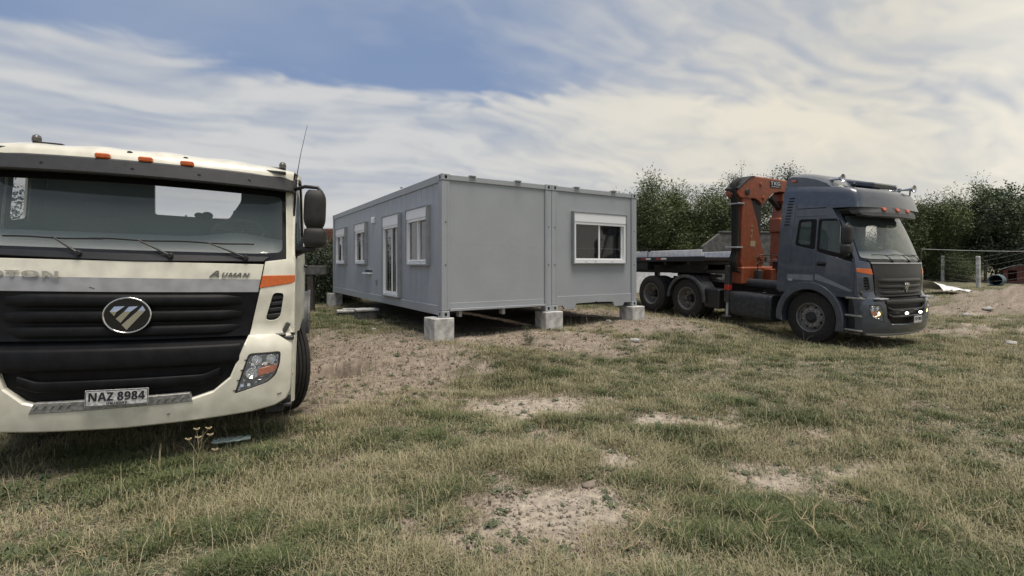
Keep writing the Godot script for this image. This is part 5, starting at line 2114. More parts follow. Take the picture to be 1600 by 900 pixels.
	b.plate(Vector3(0, 0, -0.12), Vector3.RIGHT, Vector3.UP, P([-0.71, 3.12, -0.33, 3.10, -0.30, 3.0, -0.30, 2.22, -0.33, 2.15]), 0.24, 0.015)
	part(c, "ram_guard", b, M.black)
	b = B.new()
	b.cyl(Vector3(0.56, 2.98, 0.0), Vector3(0.16, 3.24, 0.0), 0.07, 16)
	part(c, "lift_ram", b, M.black)
	b = B.new()
	b.cyl(Vector3(0.20, 3.22, 0.0), Vector3(-0.1, 3.36, 0.0), 0.042, 16)
	part(c, "ram_rod", b, M.chrome)
	for k in 4:
		b = B.new()
		var x := -1.10 - 0.025 * k
		var z := -0.10 + 0.07 * k
		b.tube(PackedVector3Array([Vector3(x + 0.10, 3.60, z), Vector3(x - 0.06, 3.50, z), Vector3(x - 0.10, 3.32, z), Vector3(x + 0.02, 3.05, z), Vector3(x + 0.06, 2.4, z), Vector3(x + 0.10, 1.9, z), Vector3(x - 0.05, 1.65, z + 0.05), Vector3(x + 0.05, 1.40, z + 0.02), Vector3(x + 0.35, 1.30, z)]), 0.026, 8)
		part(c, "hydraulic_hose", b, M.rubber)
	for q in [3.02, 1.96]:
		b = B.new()
		b.box(Vector3(-1.08, q, 0.0), Vector3(0.20, 0.035, 0.36), 0.008)
		part(c, "hose_clamp", b, M.galv)
	# control stand, handrail, outrigger
	for q in [[Vector3(-0.70, 1.68, 0.34), Vector3(-0.64, 1.78, 0.34), Vector3(0.05, 1.78, 0.34), Vector3(0.15, 1.62, 0.34)], [Vector3(-0.70, 1.52, 0.34), Vector3(-0.64, 1.62, 0.34), Vector3(0.10, 1.62, 0.34), Vector3(0.20, 1.46, 0.34)], [Vector3(-0.64, 1.77, 0.34), Vector3(-0.64, 1.2, 0.34)], [Vector3(0.05, 1.77, 0.34), Vector3(0.20, 1.5, 0.36), Vector3(0.22, 1.2, 0.36)]]:
		b = B.new()
		b.tube(PackedVector3Array(q), 0.012, 6)
		part(c, "hand_rail", b, M.black)
	b = B.new()
	b.box(Vector3(0.30, 1.52, 0.40), Vector3(0.70, 0.26, 0.22), 0.02)
	var vb := part(c, "valve_bank", b, M.black)
	for k in 6:
		b = B.new()
		b.tube(PackedVector3Array([Vector3(-0.02 + k * 0.12, 1.36 + 0.04 * k, 0.52), Vector3(0.1 + k * 0.11, 1.38 + 0.04 * k, 0.56), Vector3(0.62, 1.36 + 0.05 * k, 0.52)]), 0.014, 6)
		part(vb, "control_hose", b, M.rubber)
	b = B.new()
	b.cyl(Vector3(0.18, 1.66, 0.42), Vector3(0.18, 1.76, 0.42), 0.07, 14)
	part(c, "warning_light", b, M.black)
	b = B.new()
	b.cyl(Vector3(-0.52, 1.08, 0.28), Vector3(-0.52, 1.42, 0.28), 0.085, 16)
	part(c, "oil_filter", b, M.guard)
	for s in [1.0, -1.0]:
		var og := empty(c, "outrigger")
		b = B.new()
		b.box(Vector3(s * 1.18, 1.06, -0.05), Vector3(0.13, 0.90, 0.13), 0.012)
		part(og, "outrigger_leg", b, M.steel)
		b = B.new()
		b.box(Vector3(s * 1.18, 0.98, -0.05), Vector3(0.136, 0.14, 0.136), 0.012)
		part(og, "warning_band", b, M.tape_red)
		b = B.new()
		b.cyl(Vector3(s * 1.18, 0.30, -0.05), Vector3(s * 1.18, 0.62, -0.05), 0.035, 12)
		part(og, "outrigger_ram", b, M.galv)
		b = B.new()
		b.cyl(Vector3(s * 1.18, 0.24, -0.05), Vector3(s * 1.18, 0.30, -0.05), 0.13, 18)
		part(og, "outrigger_foot", b, M.steel)


func build_trailer() -> void:
	var t := thing("flatbed_trailer", "long flatbed trailer with a white side rail hitched to the grey truck", "trailer", Vector3(7.759, 0, -9.761), deg_to_rad(27.0))
	var b := B.new()
	b.box(Vector3(0, 1.64, -9.0), Vector3(2.40, 0.10, 10.4), 0.01)
	part(t, "deck", b, M.steel)
	for s in [1.0, -1.0]:
		b = B.new()
		b.box(Vector3(s * 1.22, 1.645, -9.0), Vector3(0.05, 0.13, 10.44), 0.008)
		var rail := part(t, "side_beam", b, M.black)
		for k in 13:
			b = B.new()
			var z := -5.2 - k * 0.62
			b.box(Vector3(s * 1.247, 1.655, z), Vector3(0.006, 0.05, 0.20), 0.001)
			part(rail, "reflective_tape", b, M.tape_white if k % 2 == 0 else M.tape_white)
			b = B.new()
			b.box(Vector3(s * 1.247, 1.655, z - 0.21), Vector3(0.006, 0.05, 0.20), 0.001)
			part(rail, "reflective_tape", b, M.tape_red)
		for k in 5:
			b = B.new()
			b.box(Vector3(s * 1.17, 1.80, -4.9 - k * 2.02), Vector3(0.035, 0.17, 1.98), 0.006)
			part(t, "side_board", b, M.rail_white)
			b = B.new()
			b.box(Vector3(s * 1.195, 1.80, -5.9 - k * 2.02), Vector3(0.02, 0.19, 0.05), 0.004)
			part(t, "board_post", b, M.galv)
	for x in [-0.45, 0.45]:
		b = B.new()
		b.box(Vector3(x, 1.42, -9.2), Vector3(0.14, 0.34, 9.6), 0.01)
		part(t, "frame_beam", b, M.black)
	for k in 12:
		b = B.new()
		b.box(Vector3(0, 1.54, -4.4 - k * 0.85), Vector3(2.3, 0.10, 0.08), 0.006)
		part(t, "cross_beam", b, M.black)
	b = B.new()
	b.box(Vector3(0, 1.30, -5.0), Vector3(1.0, 0.12, 1.3), 0.02)
	part(t, "king_pin_plate", b, M.black)
	b = B.new()
	b.box(Vector3(-1.02, 1.46, -6.2), Vector3(0.3, 0.24, 0.5), 0.02)
	part(t, "tool_box", b, M.black)
	for s in [1.0, -1.0]:
		b = B.new()
		b.box(Vector3(s * 0.8, 0.95, -7.6), Vector3(0.14, 1.1, 0.14), 0.01)
		part(t, "landing_leg", b, M.steel)
		for z in [-11.2, -12.5]:
			tread_wheel(t, Vector3(s * 1.05, 0.80, z), 0.0, false, s, true)
	# chain and load binder left on the deck edge
	var c := thing("chain_heap", "small heap of dark chain and load binders on the trailer's white board", "chain", t.transform * Vector3(-1.17, 1.885, -6.0), deg_to_rad(27))
	for i in 16:
		b = B.new()
		var o := Vector3(rng.randf_range(-0.04, 0.04), rng.randf_range(0.0, 0.07), rng.randf_range(-0.22, 0.22))
		var pts := PackedVector3Array()
		var bs := Basis.from_euler(Vector3(rng.randf() * 6, rng.randf() * 6, rng.randf() * 6))
		for k in 11:
			pts.append(o + bs * Vector3(cos(TAU * k / 10) * 0.045, sin(TAU * k / 10) * 0.028, 0))
		b.tube(pts, 0.009, 6, false)
		part(c, "chain_link", b, M.dark)


# ---------------------------------------------------------------- trees and what stands behind
func leaf_clump(n: int, rad: float, ll: float, lw: float, seed_: int, droop := 0.0) -> ArrayMesh:
	var r := RandomNumberGenerator.new()
	r.seed = seed_
	var st := SurfaceTool.new()
	st.begin(Mesh.PRIMITIVE_TRIANGLES)
	for i in n:
		var o := Vector3(r.randfn(), r.randfn(), r.randfn()) * rad * 0.5
		var d := (o.normalized() + Vector3(r.randfn(), r.randfn() + 0.3 - droop, r.randfn()) * 0.7).normalized()
		var s := d.cross(Vector3(r.randfn(), r.randfn(), r.randfn())).normalized() * lw * r.randf_range(0.7, 1.2)
		var l := d * ll * r.randf_range(0.6, 1.2)
		st.add_vertex(o); st.add_vertex(o + l * 0.45 + s); st.add_vertex(o + l)
		st.add_vertex(o); st.add_vertex(o + l); st.add_vertex(o + l * 0.45 - s)
	st.generate_normals()
	return st.commit()


func plant(called: String, label: String, cat: String, grp: String, pos: Vector3, h: float, spread: float, seed_: int, dark: Vector3, light: Vector3, clump: ArrayMesh, clumps: int, cs: float, shoots := 0.3, bare := 0.22) -> Node3D:
	var r := RandomNumberGenerator.new()
	r.seed = seed_
	var t := thing(called, label, cat, pos, 0.0, grp)
	var b := B.new()
	var limb := B.new()
	var pts := []          # [point, outwardness]
	var stems := 1 if bare > 0.15 else 4
	for sidx in stems:
		var lean := Vector3(r.randf_range(-0.12, 0.12), 0, r.randf_range(-0.12, 0.12)) * h * (1.0 if stems == 1 else 2.0)
		var tp := PackedVector3Array(); var rad := []
		for k in 7:
			var f := k / 6.0
			tp.append(Vector3(0, -0.15, 0) + lean * f * f + Vector3.UP * (h * 0.72 + 0.15) * f + Vector3(r.randf_range(-1, 1), 0, r.randf_range(-1, 1)) * 0.05 * h * f)
			rad.append(lerpf(0.028, 0.006, f) * h * (1.0 if stems == 1 else 0.4))
		b.tube(tp, rad, 8)
		for i in (14 if stems == 1 else 6):
			var f := r.randf_range(bare, 0.95)
			var base: Vector3 = tp[0].lerp(tp[6], f)
			var an := r.randf() * TAU
			var len_ := spread * r.randf_range(0.55, 1.05) * sqrt(maxf(0.12, 1.0 - pow(absf(f - 0.45) * 1.3, 2.0)))
			var up := r.randf_range(0.25, 0.9)
			var d := Vector3(cos(an), up, sin(an))
			var q := PackedVector3Array()
			for k in 6:
				var g := k / 5.0
				q.append(base + d * len_ * g + Vector3.UP * (0.10 * h * sin(g * 2.6) - 0.10 * len_ * g * g) + Vector3(r.randfn(), r.randfn(), r.randfn()) * 0.05 * len_ * g)
			limb.tube(q, [0.010 * h, 0.008 * h, 0.006 * h, 0.005 * h, 0.003 * h, 0.0015 * h], 5, false)
			for k in range(1, 6):
				for m in 3:
					pts.append(q[k] + Vector3(r.randfn(), r.randfn() * 0.8, r.randfn()) * spread * 0.17)
			for m in 5:
				var g := r.randf_range(0.4, 1.0)
				var s: Vector3 = q[0].lerp(q[5], g)
				var e := s + Vector3(r.randfn(), r.randf_range(-0.2, 1.2), r.randfn()) * spread * 0.22
				limb.tube(PackedVector3Array([s, s.lerp(e, 0.5) + Vector3.UP * 0.03, e]), [0.004 * h, 0.003 * h, 0.001 * h], 4, false)
				pts.append(e); pts.append(s.lerp(e, 0.6))
		for k in range(3, 7):
			pts.append(tp[k])
	# thin shoots that stick out of the top
	var shoots_n := int(40 * shoots)
	for i in shoots_n:
		var s: Vector3 = pts[r.randi() % pts.size()]
		if s.y < h * 0.55:
			continue
		var e := s + Vector3(r.randfn() * 0.2, r.randf_range(0.5, 1.1), r.randfn() * 0.2) * h * 0.16
		limb.tube(PackedVector3Array([s, s.lerp(e, 0.5), e]), [0.003 * h, 0.002 * h, 0.0008 * h], 4, false)
		for k in 4:
			pts.append(s.lerp(e, (k + 1) / 4.0))
	part(t, "trunk", b, M.bark)
	part(t, "branches", limb, M.bark).set_meta("kind", "stuff")
	var buf := PackedFloat32Array()
	for i in clumps:
		var p: Vector3 = pts[i % pts.size()] + Vector3(r.randfn(), r.randfn(), r.randfn()) * 0.10 * spread * (0.3 if i < pts.size() else 1.0)
		if p.y < h * bare * 0.45:
			p.y = h * bare * 0.45 + r.randf() * 0.3
		var s := cs * r.randf_range(0.6, 1.25)
		var bs := Basis.from_euler(Vector3(r.randf() * TAU, r.randf() * TAU, r.randf() * TAU)).scaled(Vector3.ONE * s)
		var k := clampf(0.5 + 0.5 * gn1.get_noise_3d(p.x * 1.2 + seed_, p.y * 1.2, p.z * 1.2) * 2.0 + r.randf_range(-0.2, 0.2), 0.0, 1.0)
		var c := dark.lerp(light, k)
		buf.append_array([bs.x.x, bs.y.x, bs.z.x, p.x, bs.x.y, bs.y.y, bs.z.y, p.y, bs.x.z, bs.y.z, bs.z.z, p.z, c.x, c.y, c.z, 1.0])
	var mm := MultiMesh.new()
	mm.transform_format = MultiMesh.TRANSFORM_3D
	mm.use_colors = true
	mm.mesh = clump
	mm.instance_count = clumps
	mm.buffer = buf
	var o := MultiMeshInstance3D.new()
	o.name = "crown"
	o.multimesh = mm
	o.material_override = M.leaf
	t.add_child(o, true)
	o.set_meta("kind", "stuff")
	return t


func on_ground(x: float, z: float, dy := 0.0) -> Vector3:
	return Vector3(x, ground_y(x, z) + dy, z)


func build_background() -> void:
	M.leaf = mat(1, 1, 1, 0.6)
	M.leaf.vertex_color_use_as_albedo = true
	M.leaf.backlight_enabled = true
	M.leaf.backlight = Color(0.30, 0.36, 0.15)
	var fine := leaf_clump(34, 0.42, 0.16, 0.020, 5)
	var broad := leaf_clump(22, 0.42, 0.15, 0.055, 6)
	var small := leaf_clump(30, 0.36, 0.09, 0.026, 7)
	var wd := Vector3(0.055, 0.074, 0.028); var wl := Vector3(0.140, 0.172, 0.064)
	var bd := Vector3(0.034, 0.050, 0.030); var bl := Vector3(0.092, 0.120, 0.058)
	plant("willow_tree", "feathery olive green tree directly right of the house roof, leftmost behind the trailer", "tree", "trees behind the trailer", on_ground(6.7, -25.5), 4.9, 2.1, 11, wd, wl, fine, 2300, 0.95, 2.2, 0.05)
	plant("willow_tree", "broad olive green tree behind the middle of the trailer's white side board", "tree", "trees behind the trailer", on_ground(9.7, -26.2), 4.8, 2.1, 12, wd, wl, fine, 2300, 0.95, 2.0, 0.05)
	plant("willow_tree", "thin loose tree just left of the orange crane, sky showing through its leaves", "tree", "trees behind the trailer", on_ground(12.1, -27.5), 4.5, 1.2, 13, wd, wl, fine, 620, 0.9, 1.0, 0.10)
	plant("leafy_tree", "dark leafy tree framed by the folded arms of the orange crane", "tree", "", on_ground(14.9, -29.5), 7.7, 1.6, 14, bd, bl, small, 1100, 1.0, 0.7, 0.10)
	plant("willow_tree", "pale olive tree beside the windscreen of the grey truck", "tree", "", on_ground(26.6, -31.5), 5.0, 2.3, 15, wd, wl, fine, 2000, 1.0, 2.2, 0.05)
	plant("willow_tree", "low olive tree between the pale tree and the broad leaved tree on the right", "tree", "", on_ground(29.8, -33.5), 4.4, 2.2, 19, wd, wl, fine, 1100, 1.0, 0.6, 0.05)
	plant("broadleaf_tree", "tall dark tree with big round leaves at the right edge behind the fence", "tree", "", on_ground(29.4, -29.2), 5.5, 2.4, 16, bd, bl, broad, 1700, 0.95, 1.6, 0.14)
	plant("broadleaf_tree", "second big leaved tree cut off by the right edge of the picture", "tree", "", on_ground(33.5, -30.5), 5.6, 2.6, 17, bd, bl, broad, 1100, 0.95, 0.8, 0.12)
	var k := 0
	for q in [[22.0, -38, 3.2, 2.6, "dark scrub bush low behind the grey truck's bonnet"], [27.5, -39, 3.0, 2.8, "dark scrub bush behind the wooden fence"], [33, -37, 3.4, 2.8, "dark scrub bush between the fence posts and the broad leaved tree"], [38, -36, 3.6, 3.0, "dark scrub bush at the right edge behind the dog kennel"], [17.5, -34, 3.0, 2.4, "dark scrub bush behind the grey truck's cab"], [5.0, -27, 2.6, 1.8, "dark scrub bush behind the house's right corner"]]:
		plant("scrub_bush", q[4], "bush", "dark bushes along the back of the field", on_ground(q[0], q[1]), q[2], q[3], 30 + k, bd, wd, small, 900, 1.2, 0.3, 0.0)
		k += 1
	k = 0
	for q in [[-6.2, -17.5, 1.8, 1.2, "dark bush beside the far left corner of the house"], [-8.0, -18.5, 2.0, 1.3, "dark bush half hidden by the mirror of the cream truck"], [-7.0, -20.5, 2.0, 1.3, "dark bush below the brick wall on the left"], [-10.8, -19.0, 2.0, 1.3, "dark bush hidden behind the cab of the cream truck"]]:
		plant("hedge_bush", q[4], "bush", "bushes left of the house", on_ground(q[0], q[1]), q[2], q[3], 50 + k, bd * 0.9, wd, small, 700, 1.0, 0.5, 0.0)
		k += 1
	plant("garden_shrub", "small rounded green shrub between two concrete fence posts", "shrub", "", on_ground(26.4, -28.6), 1.7, 1.0, 61, wd, wl * 1.2, small, 420, 0.6, 0.6, 0.0)
	# trees glimpsed through the cab of the cream truck
	plant("leafy_tree", "leafy tree seen through the far side window of the cream truck", "tree", "", on_ground(-13.0, -11.5), 3.6, 1.7, 71, bd, bl, small, 900, 1.0, 0.6, 0.10)

	# brick house far left
	var t := thing("brick_house", "red brick house glimpsed between the truck mirror and the grey house", "house", on_ground(-9.6, -26.0), 0.12)
	var b := B.new()
	b.box(Vector3(0, 1.5, -2.0), Vector3(5.2, 3.2, 4.0), 0.01)
	part(t, "wall", b, M.brick)
	b = B.new()
	b.plate(Vector3(-2.85, 0, -4.2), Vector3(0, 0, 1), Vector3.UP, P([0, 3.05, 4.5, 3.05, 4.5, 3.16, 2.25, 3.75, 0, 3.16]), 5.7, 0.02)
	part(t, "roof", b, M.brick)
	for c in 14:
		for q in 9:
			if q * 0.6 - 2.4 + (c % 2) * 0.3 > 2.3: continue
			b = B.new()
			b.box(Vector3(q * 0.6 - 2.4 + (c % 2) * 0.3, 0.35 + c * 0.2, 0.008), Vector3(0.57, 0.175, 0.03), 0.006)
			part(t, "brick", b, M.brick)
	# power line
	var pole_a := thing("utility_pole", "wooden utility pole hidden behind the grey house", "pole", on_ground(3.0, -40), 0.0, "utility poles behind the house")
	b = B.new()
	b.tube(PackedVector3Array([Vector3(0, -0.3, 0), Vector3(0, 5.3, 0)]), [0.11, 0.08], 10)
	part(pole_a, "pole_shaft", b, M.wood)
	b = B.new()
	b.box(Vector3(0, 4.9, 0.1), Vector3(1.0, 0.1, 0.08), 0.01)
	part(pole_a, "cross_arm", b, M.wood)
	var pole_b = pole_a.duplicate()
	pole_b.name = "utility_pole_001"
	add_child(pole_b)
	pole_b.position = on_ground(-28, -42)
	pole_b.set_meta("label", "wooden utility pole hidden behind the cream truck")
	for s in [[0.0, "upper power cable running from the truck mirror to the grey house"], [-0.55, "lower power cable running from the truck mirror to the grey house"]]:
		b = B.new()
		var pts := PackedVector3Array()
		for i in 25:
			var f := i / 24.0
			pts.append(Vector3(-28, 5.45 + s[0], -42).lerp(Vector3(3.0, 5.35 + s[0], -40), f) + Vector3.DOWN * 0.9 * 4 * f * (1 - f))
		b.tube(pts, 0.014, 5)
		tag(part(self, "power_cable", b, M.black), s[1], "cable", "power cables on the left")
	# concrete beam among the bushes
	t = thing("concrete_beam", "grey concrete beam on posts among bushes, right beside the cream truck's door", "beam", Vector3(-6.38, 1.33, -14.2))
	b = B.new()
	b.box(Vector3(0, 0, 0), Vector3(1.9, 0.26, 0.22), 0.015)
	part(t, "beam", b, M.concrete_dark)
	for x in [-0.8, 0.55]:
		b = B.new()
		b.box(Vector3(x, -0.70, 0), Vector3(0.16, 1.139, 0.18), 0.01)
		part(t, "beam_leg", b, M.wood)
	var o: MeshInstance3D
	# walls behind the trailer
	t = thing("concrete_wall", "tall grey rendered wall behind the crane's folded boom", "wall", on_ground(10.4, -21.6), 0.10)
	b = B.new()
	b.plate(Vector3(0, -0.4, -0.1), Vector3.RIGHT, Vector3.UP, P([-2.1, 0, 3.4, 0, 3.4, 2.95, -1.35, 2.90, -2.1, 2.35]), 0.2, 0.02)
	part(t, "wall_face", b, M.concrete_dark)
	b = B.new()
	b.box(Vector3(1.05, 2.59, 0), Vector3(4.7, 0.08, 0.28), 0.015)
	part(t, "coping", b, M.concrete_dark)
	b = B.new()
	b.box(Vector3(0, 0.6, 0), Vector3(3.4, 1.35, 0.2), 0.02)
	o = part(self, "white_wall", b, M.rail_white)
	o.position = on_ground(6.8, -20.6)
	o.position.y -= 0.1
	tag(o, "low whitewashed wall glimpsed in the gap beneath the trailer", "wall")

	# wire fence on the right
	var dir := Vector3(3.1, 0, -5.5)
	var names := ["square concrete fence post right of the shrub, nearest one in view", "square concrete fence post between the white tarpaulin and the shrub", "concrete fence post hidden behind the grey truck's bonnet", "concrete fence post off the right edge of the picture"]
	var ids := [0, 1, 2, -1]
	var wf := thing("wire_fence", "slack wire fence strung between the concrete posts on the right", "fence", Vector3.ZERO)
	var tops := []
	for i in 4:
		var p: Vector3 = Vector3(22.8, 0, -23.9) + dir * ids[i]
		p = on_ground(p.x, p.z)
		b = B.new()
		b.box(Vector3(0, 0.70, 0), Vector3(0.15, 1.72, 0.15), 0.02)
		o = part(self, "fence_post", b, M.concrete)
		o.position = p
		o.rotation = Vector3(0.02 * sin(i * 3.0), 0.5, 0.025 * cos(i * 2.0))
		tag(o, names[i], "fence post", "concrete posts of the wire fence")
	for i in [[-1, 0], [0, 1], [1, 2]]:
		var a: Vector3 = Vector3(22.8, 0, -23.9) + dir * i[0]
		var c: Vector3 = Vector3(22.8, 0, -23.9) + dir * i[1]
		a = on_ground(a.x, a.z); c = on_ground(c.x, c.z)
		for h in [0.30, 0.55, 0.80, 1.05, 1.30, 1.48]:
			b = B.new()
			var pts := PackedVector3Array()
			for q in 7:
				pts.append(a.lerp(c, q / 6.0) + Vector3(0, h - 0.04 * sin(PI * q / 6.0), 0))
			b.tube(pts, 0.0032, 4, false)
			part(wf, "wire", b, M.galv)
	b = B.new()
	var cp := PackedVector3Array()
	for i in 13:
		var f := i / 12.0
		cp.append(Vector3(23.0, 2.36, -27.5).lerp(Vector3(30.5, 2.22, -24.5), f) + Vector3.DOWN * 0.10 * sin(PI * f))
	b.tube(cp, 0.014, 6)
	var cab_ := thing("overhead_cable", "pale cable stretched above the fence posts on the right", "cable", Vector3.ZERO)
	part(cab_, "cable", b, M.galv)
	for q in [[23.0, -27.5, 2.36], [30.5, -24.5, 2.22]]:
		b = B.new()
		var g := ground_y(q[0], q[1]) - 0.2
		b.cyl(Vector3(q[0], g, q[1]), Vector3(q[0], q[2] + 0.05, q[1]), 0.04, 8)
		part(cab_, "cable_post", b, M.wood)
	k = 0
	for q in [[28.6, -28.9, 1.5, "reddish wooden post behind the dog kennel"], [27.0, -27.9, 1.15, "short leaning wooden post left of the blue barrel"], [30.6, -32.0, 1.4, "pale wooden post in front of the broad leaved tree"]]:
		b = B.new()
		b.tube(PackedVector3Array([Vector3(0, -0.2, 0), Vector3(0.02, q[2] * 0.5, 0), Vector3(0.05 if k == 1 else 0.0, q[2], 0)]), [0.075, 0.07, 0.06], 9)
		o = part(self, "wooden_post", b, M.bark)
		o.position = on_ground(q[0], q[1])
		tag(o, q[3], "post")
		k += 1
	# dark wooden paling
	t = thing("wooden_fence", "dark wooden paling fence behind the white tarpaulin", "fence", on_ground(30.5, -36.0), -0.12)
	for i in 18:
		b = B.new()
		b.box(Vector3((i - 9) * 0.185, 0.72 + 0.02 * sin(i * 2.3), 0), Vector3(0.15, 1.5, 0.03), 0.006)
		part(t, "paling", b, M.wood)
	for y in [0.35, 1.15]:
		b = B.new()
		b.box(Vector3(0, y, -0.04), Vector3(3.4, 0.09, 0.05), 0.008)
		part(t, "fence_rail", b, M.wood)


func build_small_things() -> void:
	# inspection chambers
	for q in [[-3.68, -12.35, 0.56, 0.44, 0.25, "square concrete inspection chamber with a pale lid on the grass by the house", 0.5], [-4.45, -13.15, 0.48, 0.40, 0.13, "smaller low concrete chamber with a cracked lid behind the pale lidded one", 0.4]]:
		var t := thing("inspection_chamber", q[5], "manhole", on_ground(q[0], q[1], -0.03), q[6], "concrete chambers beside the house")
		var b := B.new()
		b.box(Vector3(0, q[4] * 0.5, 0), Vector3(q[2] - 0.05, q[4], q[3] - 0.05), 0.015)
		part(t, "chamber_body", b, M.concrete_dark)
		b = B.new()
		b.box(Vector3(0, q[4] + 0.03, 0), Vector3(q[2], 0.055, q[3]), 0.012)
		part(t, "chamber_lid", b, M.concrete)
		if q[2] < 0.5:
			b = B.new()
			b.box(Vector3(0.06, q[4] + 0.075, -0.03), Vector3(0.30, 0.03, 0.26), 0.01)
			part(t, "broken_lid_piece", b, M.concrete)
	# white tarpaulin
	var tp := B.new()
	var rows := []
	for j in 15:
		var row := PackedVector3Array()
		for i in 23:
			var u := i / 22.0; var v := j / 14.0
			var hgt := 0.46 * pow(1.0 - u, 1.1) * sin(PI * clampf(v * 0.9 + 0.05, 0, 1)) + 0.05
			hgt += 0.05 * gn1.get_noise_2d(u * 9.0, v * 9.0) + 0.03 * sin(u * 21.0 + v * 4.0) * v
			row.append(Vector3(u * 1.7 - 0.5 + 0.05 * sin(v * 9.0), maxf(hgt, 0.02), (0.5 - v) * -1.5 + 0.08 * sin(u * 13.0)))
		rows.append(row)
	rows.reverse()
	tp.grid(rows)
	var o := part(self, "tarpaulin", tp, M.tarp)
	o.position = on_ground(18.5, -21.3, 0.12)
	o.rotation.y = 0.1
	tag(o, "crumpled white tarpaulin lying over a heap beside the grey truck's bumper", "tarpaulin")
	# dog kennel
	var t := thing("dog_kennel", "dark red dog kennel with a pale curved roof at the right edge", "kennel", on_ground(28.1, -26.9), -0.72)
	var b := B.new()
	var FK := func(x: float, y: float) -> Vector3: return Vector3(x, y, 0.55)
	var hole := P([-0.62, 0.14, -0.27, 0.14, -0.27, 0.72, -0.62, 0.72])
	b.patch(P([-0.8, 0.08, 0.8, 0.08, 0.8, 0.72, 0.0, 1.02, -0.8, 0.72]), FK, Vector3(0, 0, -0.03), [hole], 0.3, 0.004, false)
	part(t, "front_board", b, M.kennel)
	for x in [-0.79, 0.79]:
		b = B.new()
		b.box(Vector3(x, 0.40, -0.01), Vector3(0.03, 0.64, 1.06), 0.004)
		part(t, "side_board", b, M.kennel)
	b = B.new()
	b.box(Vector3(0, 0.42, -0.55), Vector3(1.6, 0.68, 0.03), 0.004)
	part(t, "back_board", b, M.kennel)
	b = B.new()
	b.box(Vector3(0, 0.05, 0), Vector3(1.7, 0.06, 1.2), 0.01)
	part(t, "kennel_floor", b, M.wood)
	b = B.new()
	rows = []
	for z in [0.66, -0.66]:
		var row := PackedVector3Array()
		for i in 13:
			var u := lerpf(-0.95, 0.95, i / 12.0)
			row.append(Vector3(u, 1.04 - 0.34 * pow(absf(u), 1.6), z))
		rows.append(row)
	b.grid(rows)
	b.grid([rows[1], rows[0]])
	part(t, "kennel_roof", b, M.galv)
	# barrel on its side
	t = thing("blue_barrel", "blue barrel lying on its side, open end dark, left of the dog kennel", "barrel", on_ground(25.7, -25.9, 0.28), -0.95)
	b = B.new()
	b.lathe(Vector3(0, 0, -0.45), Vector3(0, 0, 1), [[0.0, 0.0], [0.0, 0.27, 1], [0.03, 0.29, 1], [0.28, 0.29, 1], [0.30, 0.305], [0.32, 0.29, 1], [0.58, 0.29, 1], [0.60, 0.305], [0.62, 0.29, 1], [0.87, 0.29, 1], [0.90, 0.295, 1], [0.90, 0.27, 1], [0.08, 0.26, 1], [0.08, 0.0]], 24)
	part(t, "barrel_shell", b, M.barrel)
	b = B.new()
	b.cyl(Vector3(0, 0, -0.36), Vector3(0, 0, -0.34), 0.255, 20)
	part(t, "barrel_inside", b, M.dark)
	# pale stones and rubble
	var sl := [[10.3, -10.1, 0.10, "white stone in the grass right of the grey truck's bumper"], [14.6, -15.0, 0.12, "pale flat stone on the turned earth at the right"], [13.4, -14.4, 0.10, "small pale stone beside the bare track in front of the earth heap"], [2.15, -10.9, 0.06, "small white pebble near the block under the house's right corner"], [2.25, -9.0, 0.09, "white scrap of stone on the grass in front of the house window"], [-3.0, -10.6, 0.06, "pale pebble on the track left of the nearest block"], [0.57, -3.62, 0.05, "dark little clod on the pale sand in the middle foreground"], [17.9, -16.3, 0.34, "rounded clod of earth on the front of the heap"], [19.4, -16.4, 0.30, "lumpy clod of earth near the right edge of the picture"]]
	var k := 0
	for s in sl:
		b = B.new()
		rows = []
		for j in 9:
			var row := PackedVector3Array()
			for i in 15:
				var v := PI * j / 8.0 - PI / 2; var u := TAU * (i % 14) / 14.0
				var d := Vector3(cos(v) * cos(u), sin(v) * 0.55, -cos(v) * sin(u))
				row.append(d * s[2] * (1.0 + 0.55 * gn1.get_noise_3d(d.x * 1.6 + k * 7, d.y * 1.6, d.z * 1.6)))
			rows.append(row)
		b.grid(rows)
		o = part(self, "stone", b, M.stone if k < 6 else M.soil)
		o.position = on_ground(s[0], s[1], s[2] * 0.2)
		tag(o, s[3], "stone")
		k += 1
	# crushed clear plastic bottle by the truck
	b = B.new()
	rows = []
	for j in 13:
		var row := PackedVector3Array()
		var f := j / 12.0
		var wd := 0.055 * (1.0 if f < 0.7 else lerpf(1.0, 0.35, (f - 0.7) / 0.3)) * (1.0 if f > 0.06 else 0.7)
		for i in 17:
			var a := TAU * i / 16.0
			row.append(Vector3(f * 0.30 - 0.15, 0.022 + sin(a) * 0.016 * (1.0 + 0.6 * sin(j * 2.1 + i)), -cos(a) * wd))
		rows.append(row)
	b.grid(rows)
	var pm := glass(0.80, 0.87, 0.84, 0.5)
	pm.roughness = 0.2
	o = part(self, "plastic_bottle", b, pm)
	o.position = on_ground(-2.50, -4.36, 0.035)
	o.rotation.y = 0.35
	tag(o, "flattened clear plastic bottle on the grass in front of the cream truck", "bottle")
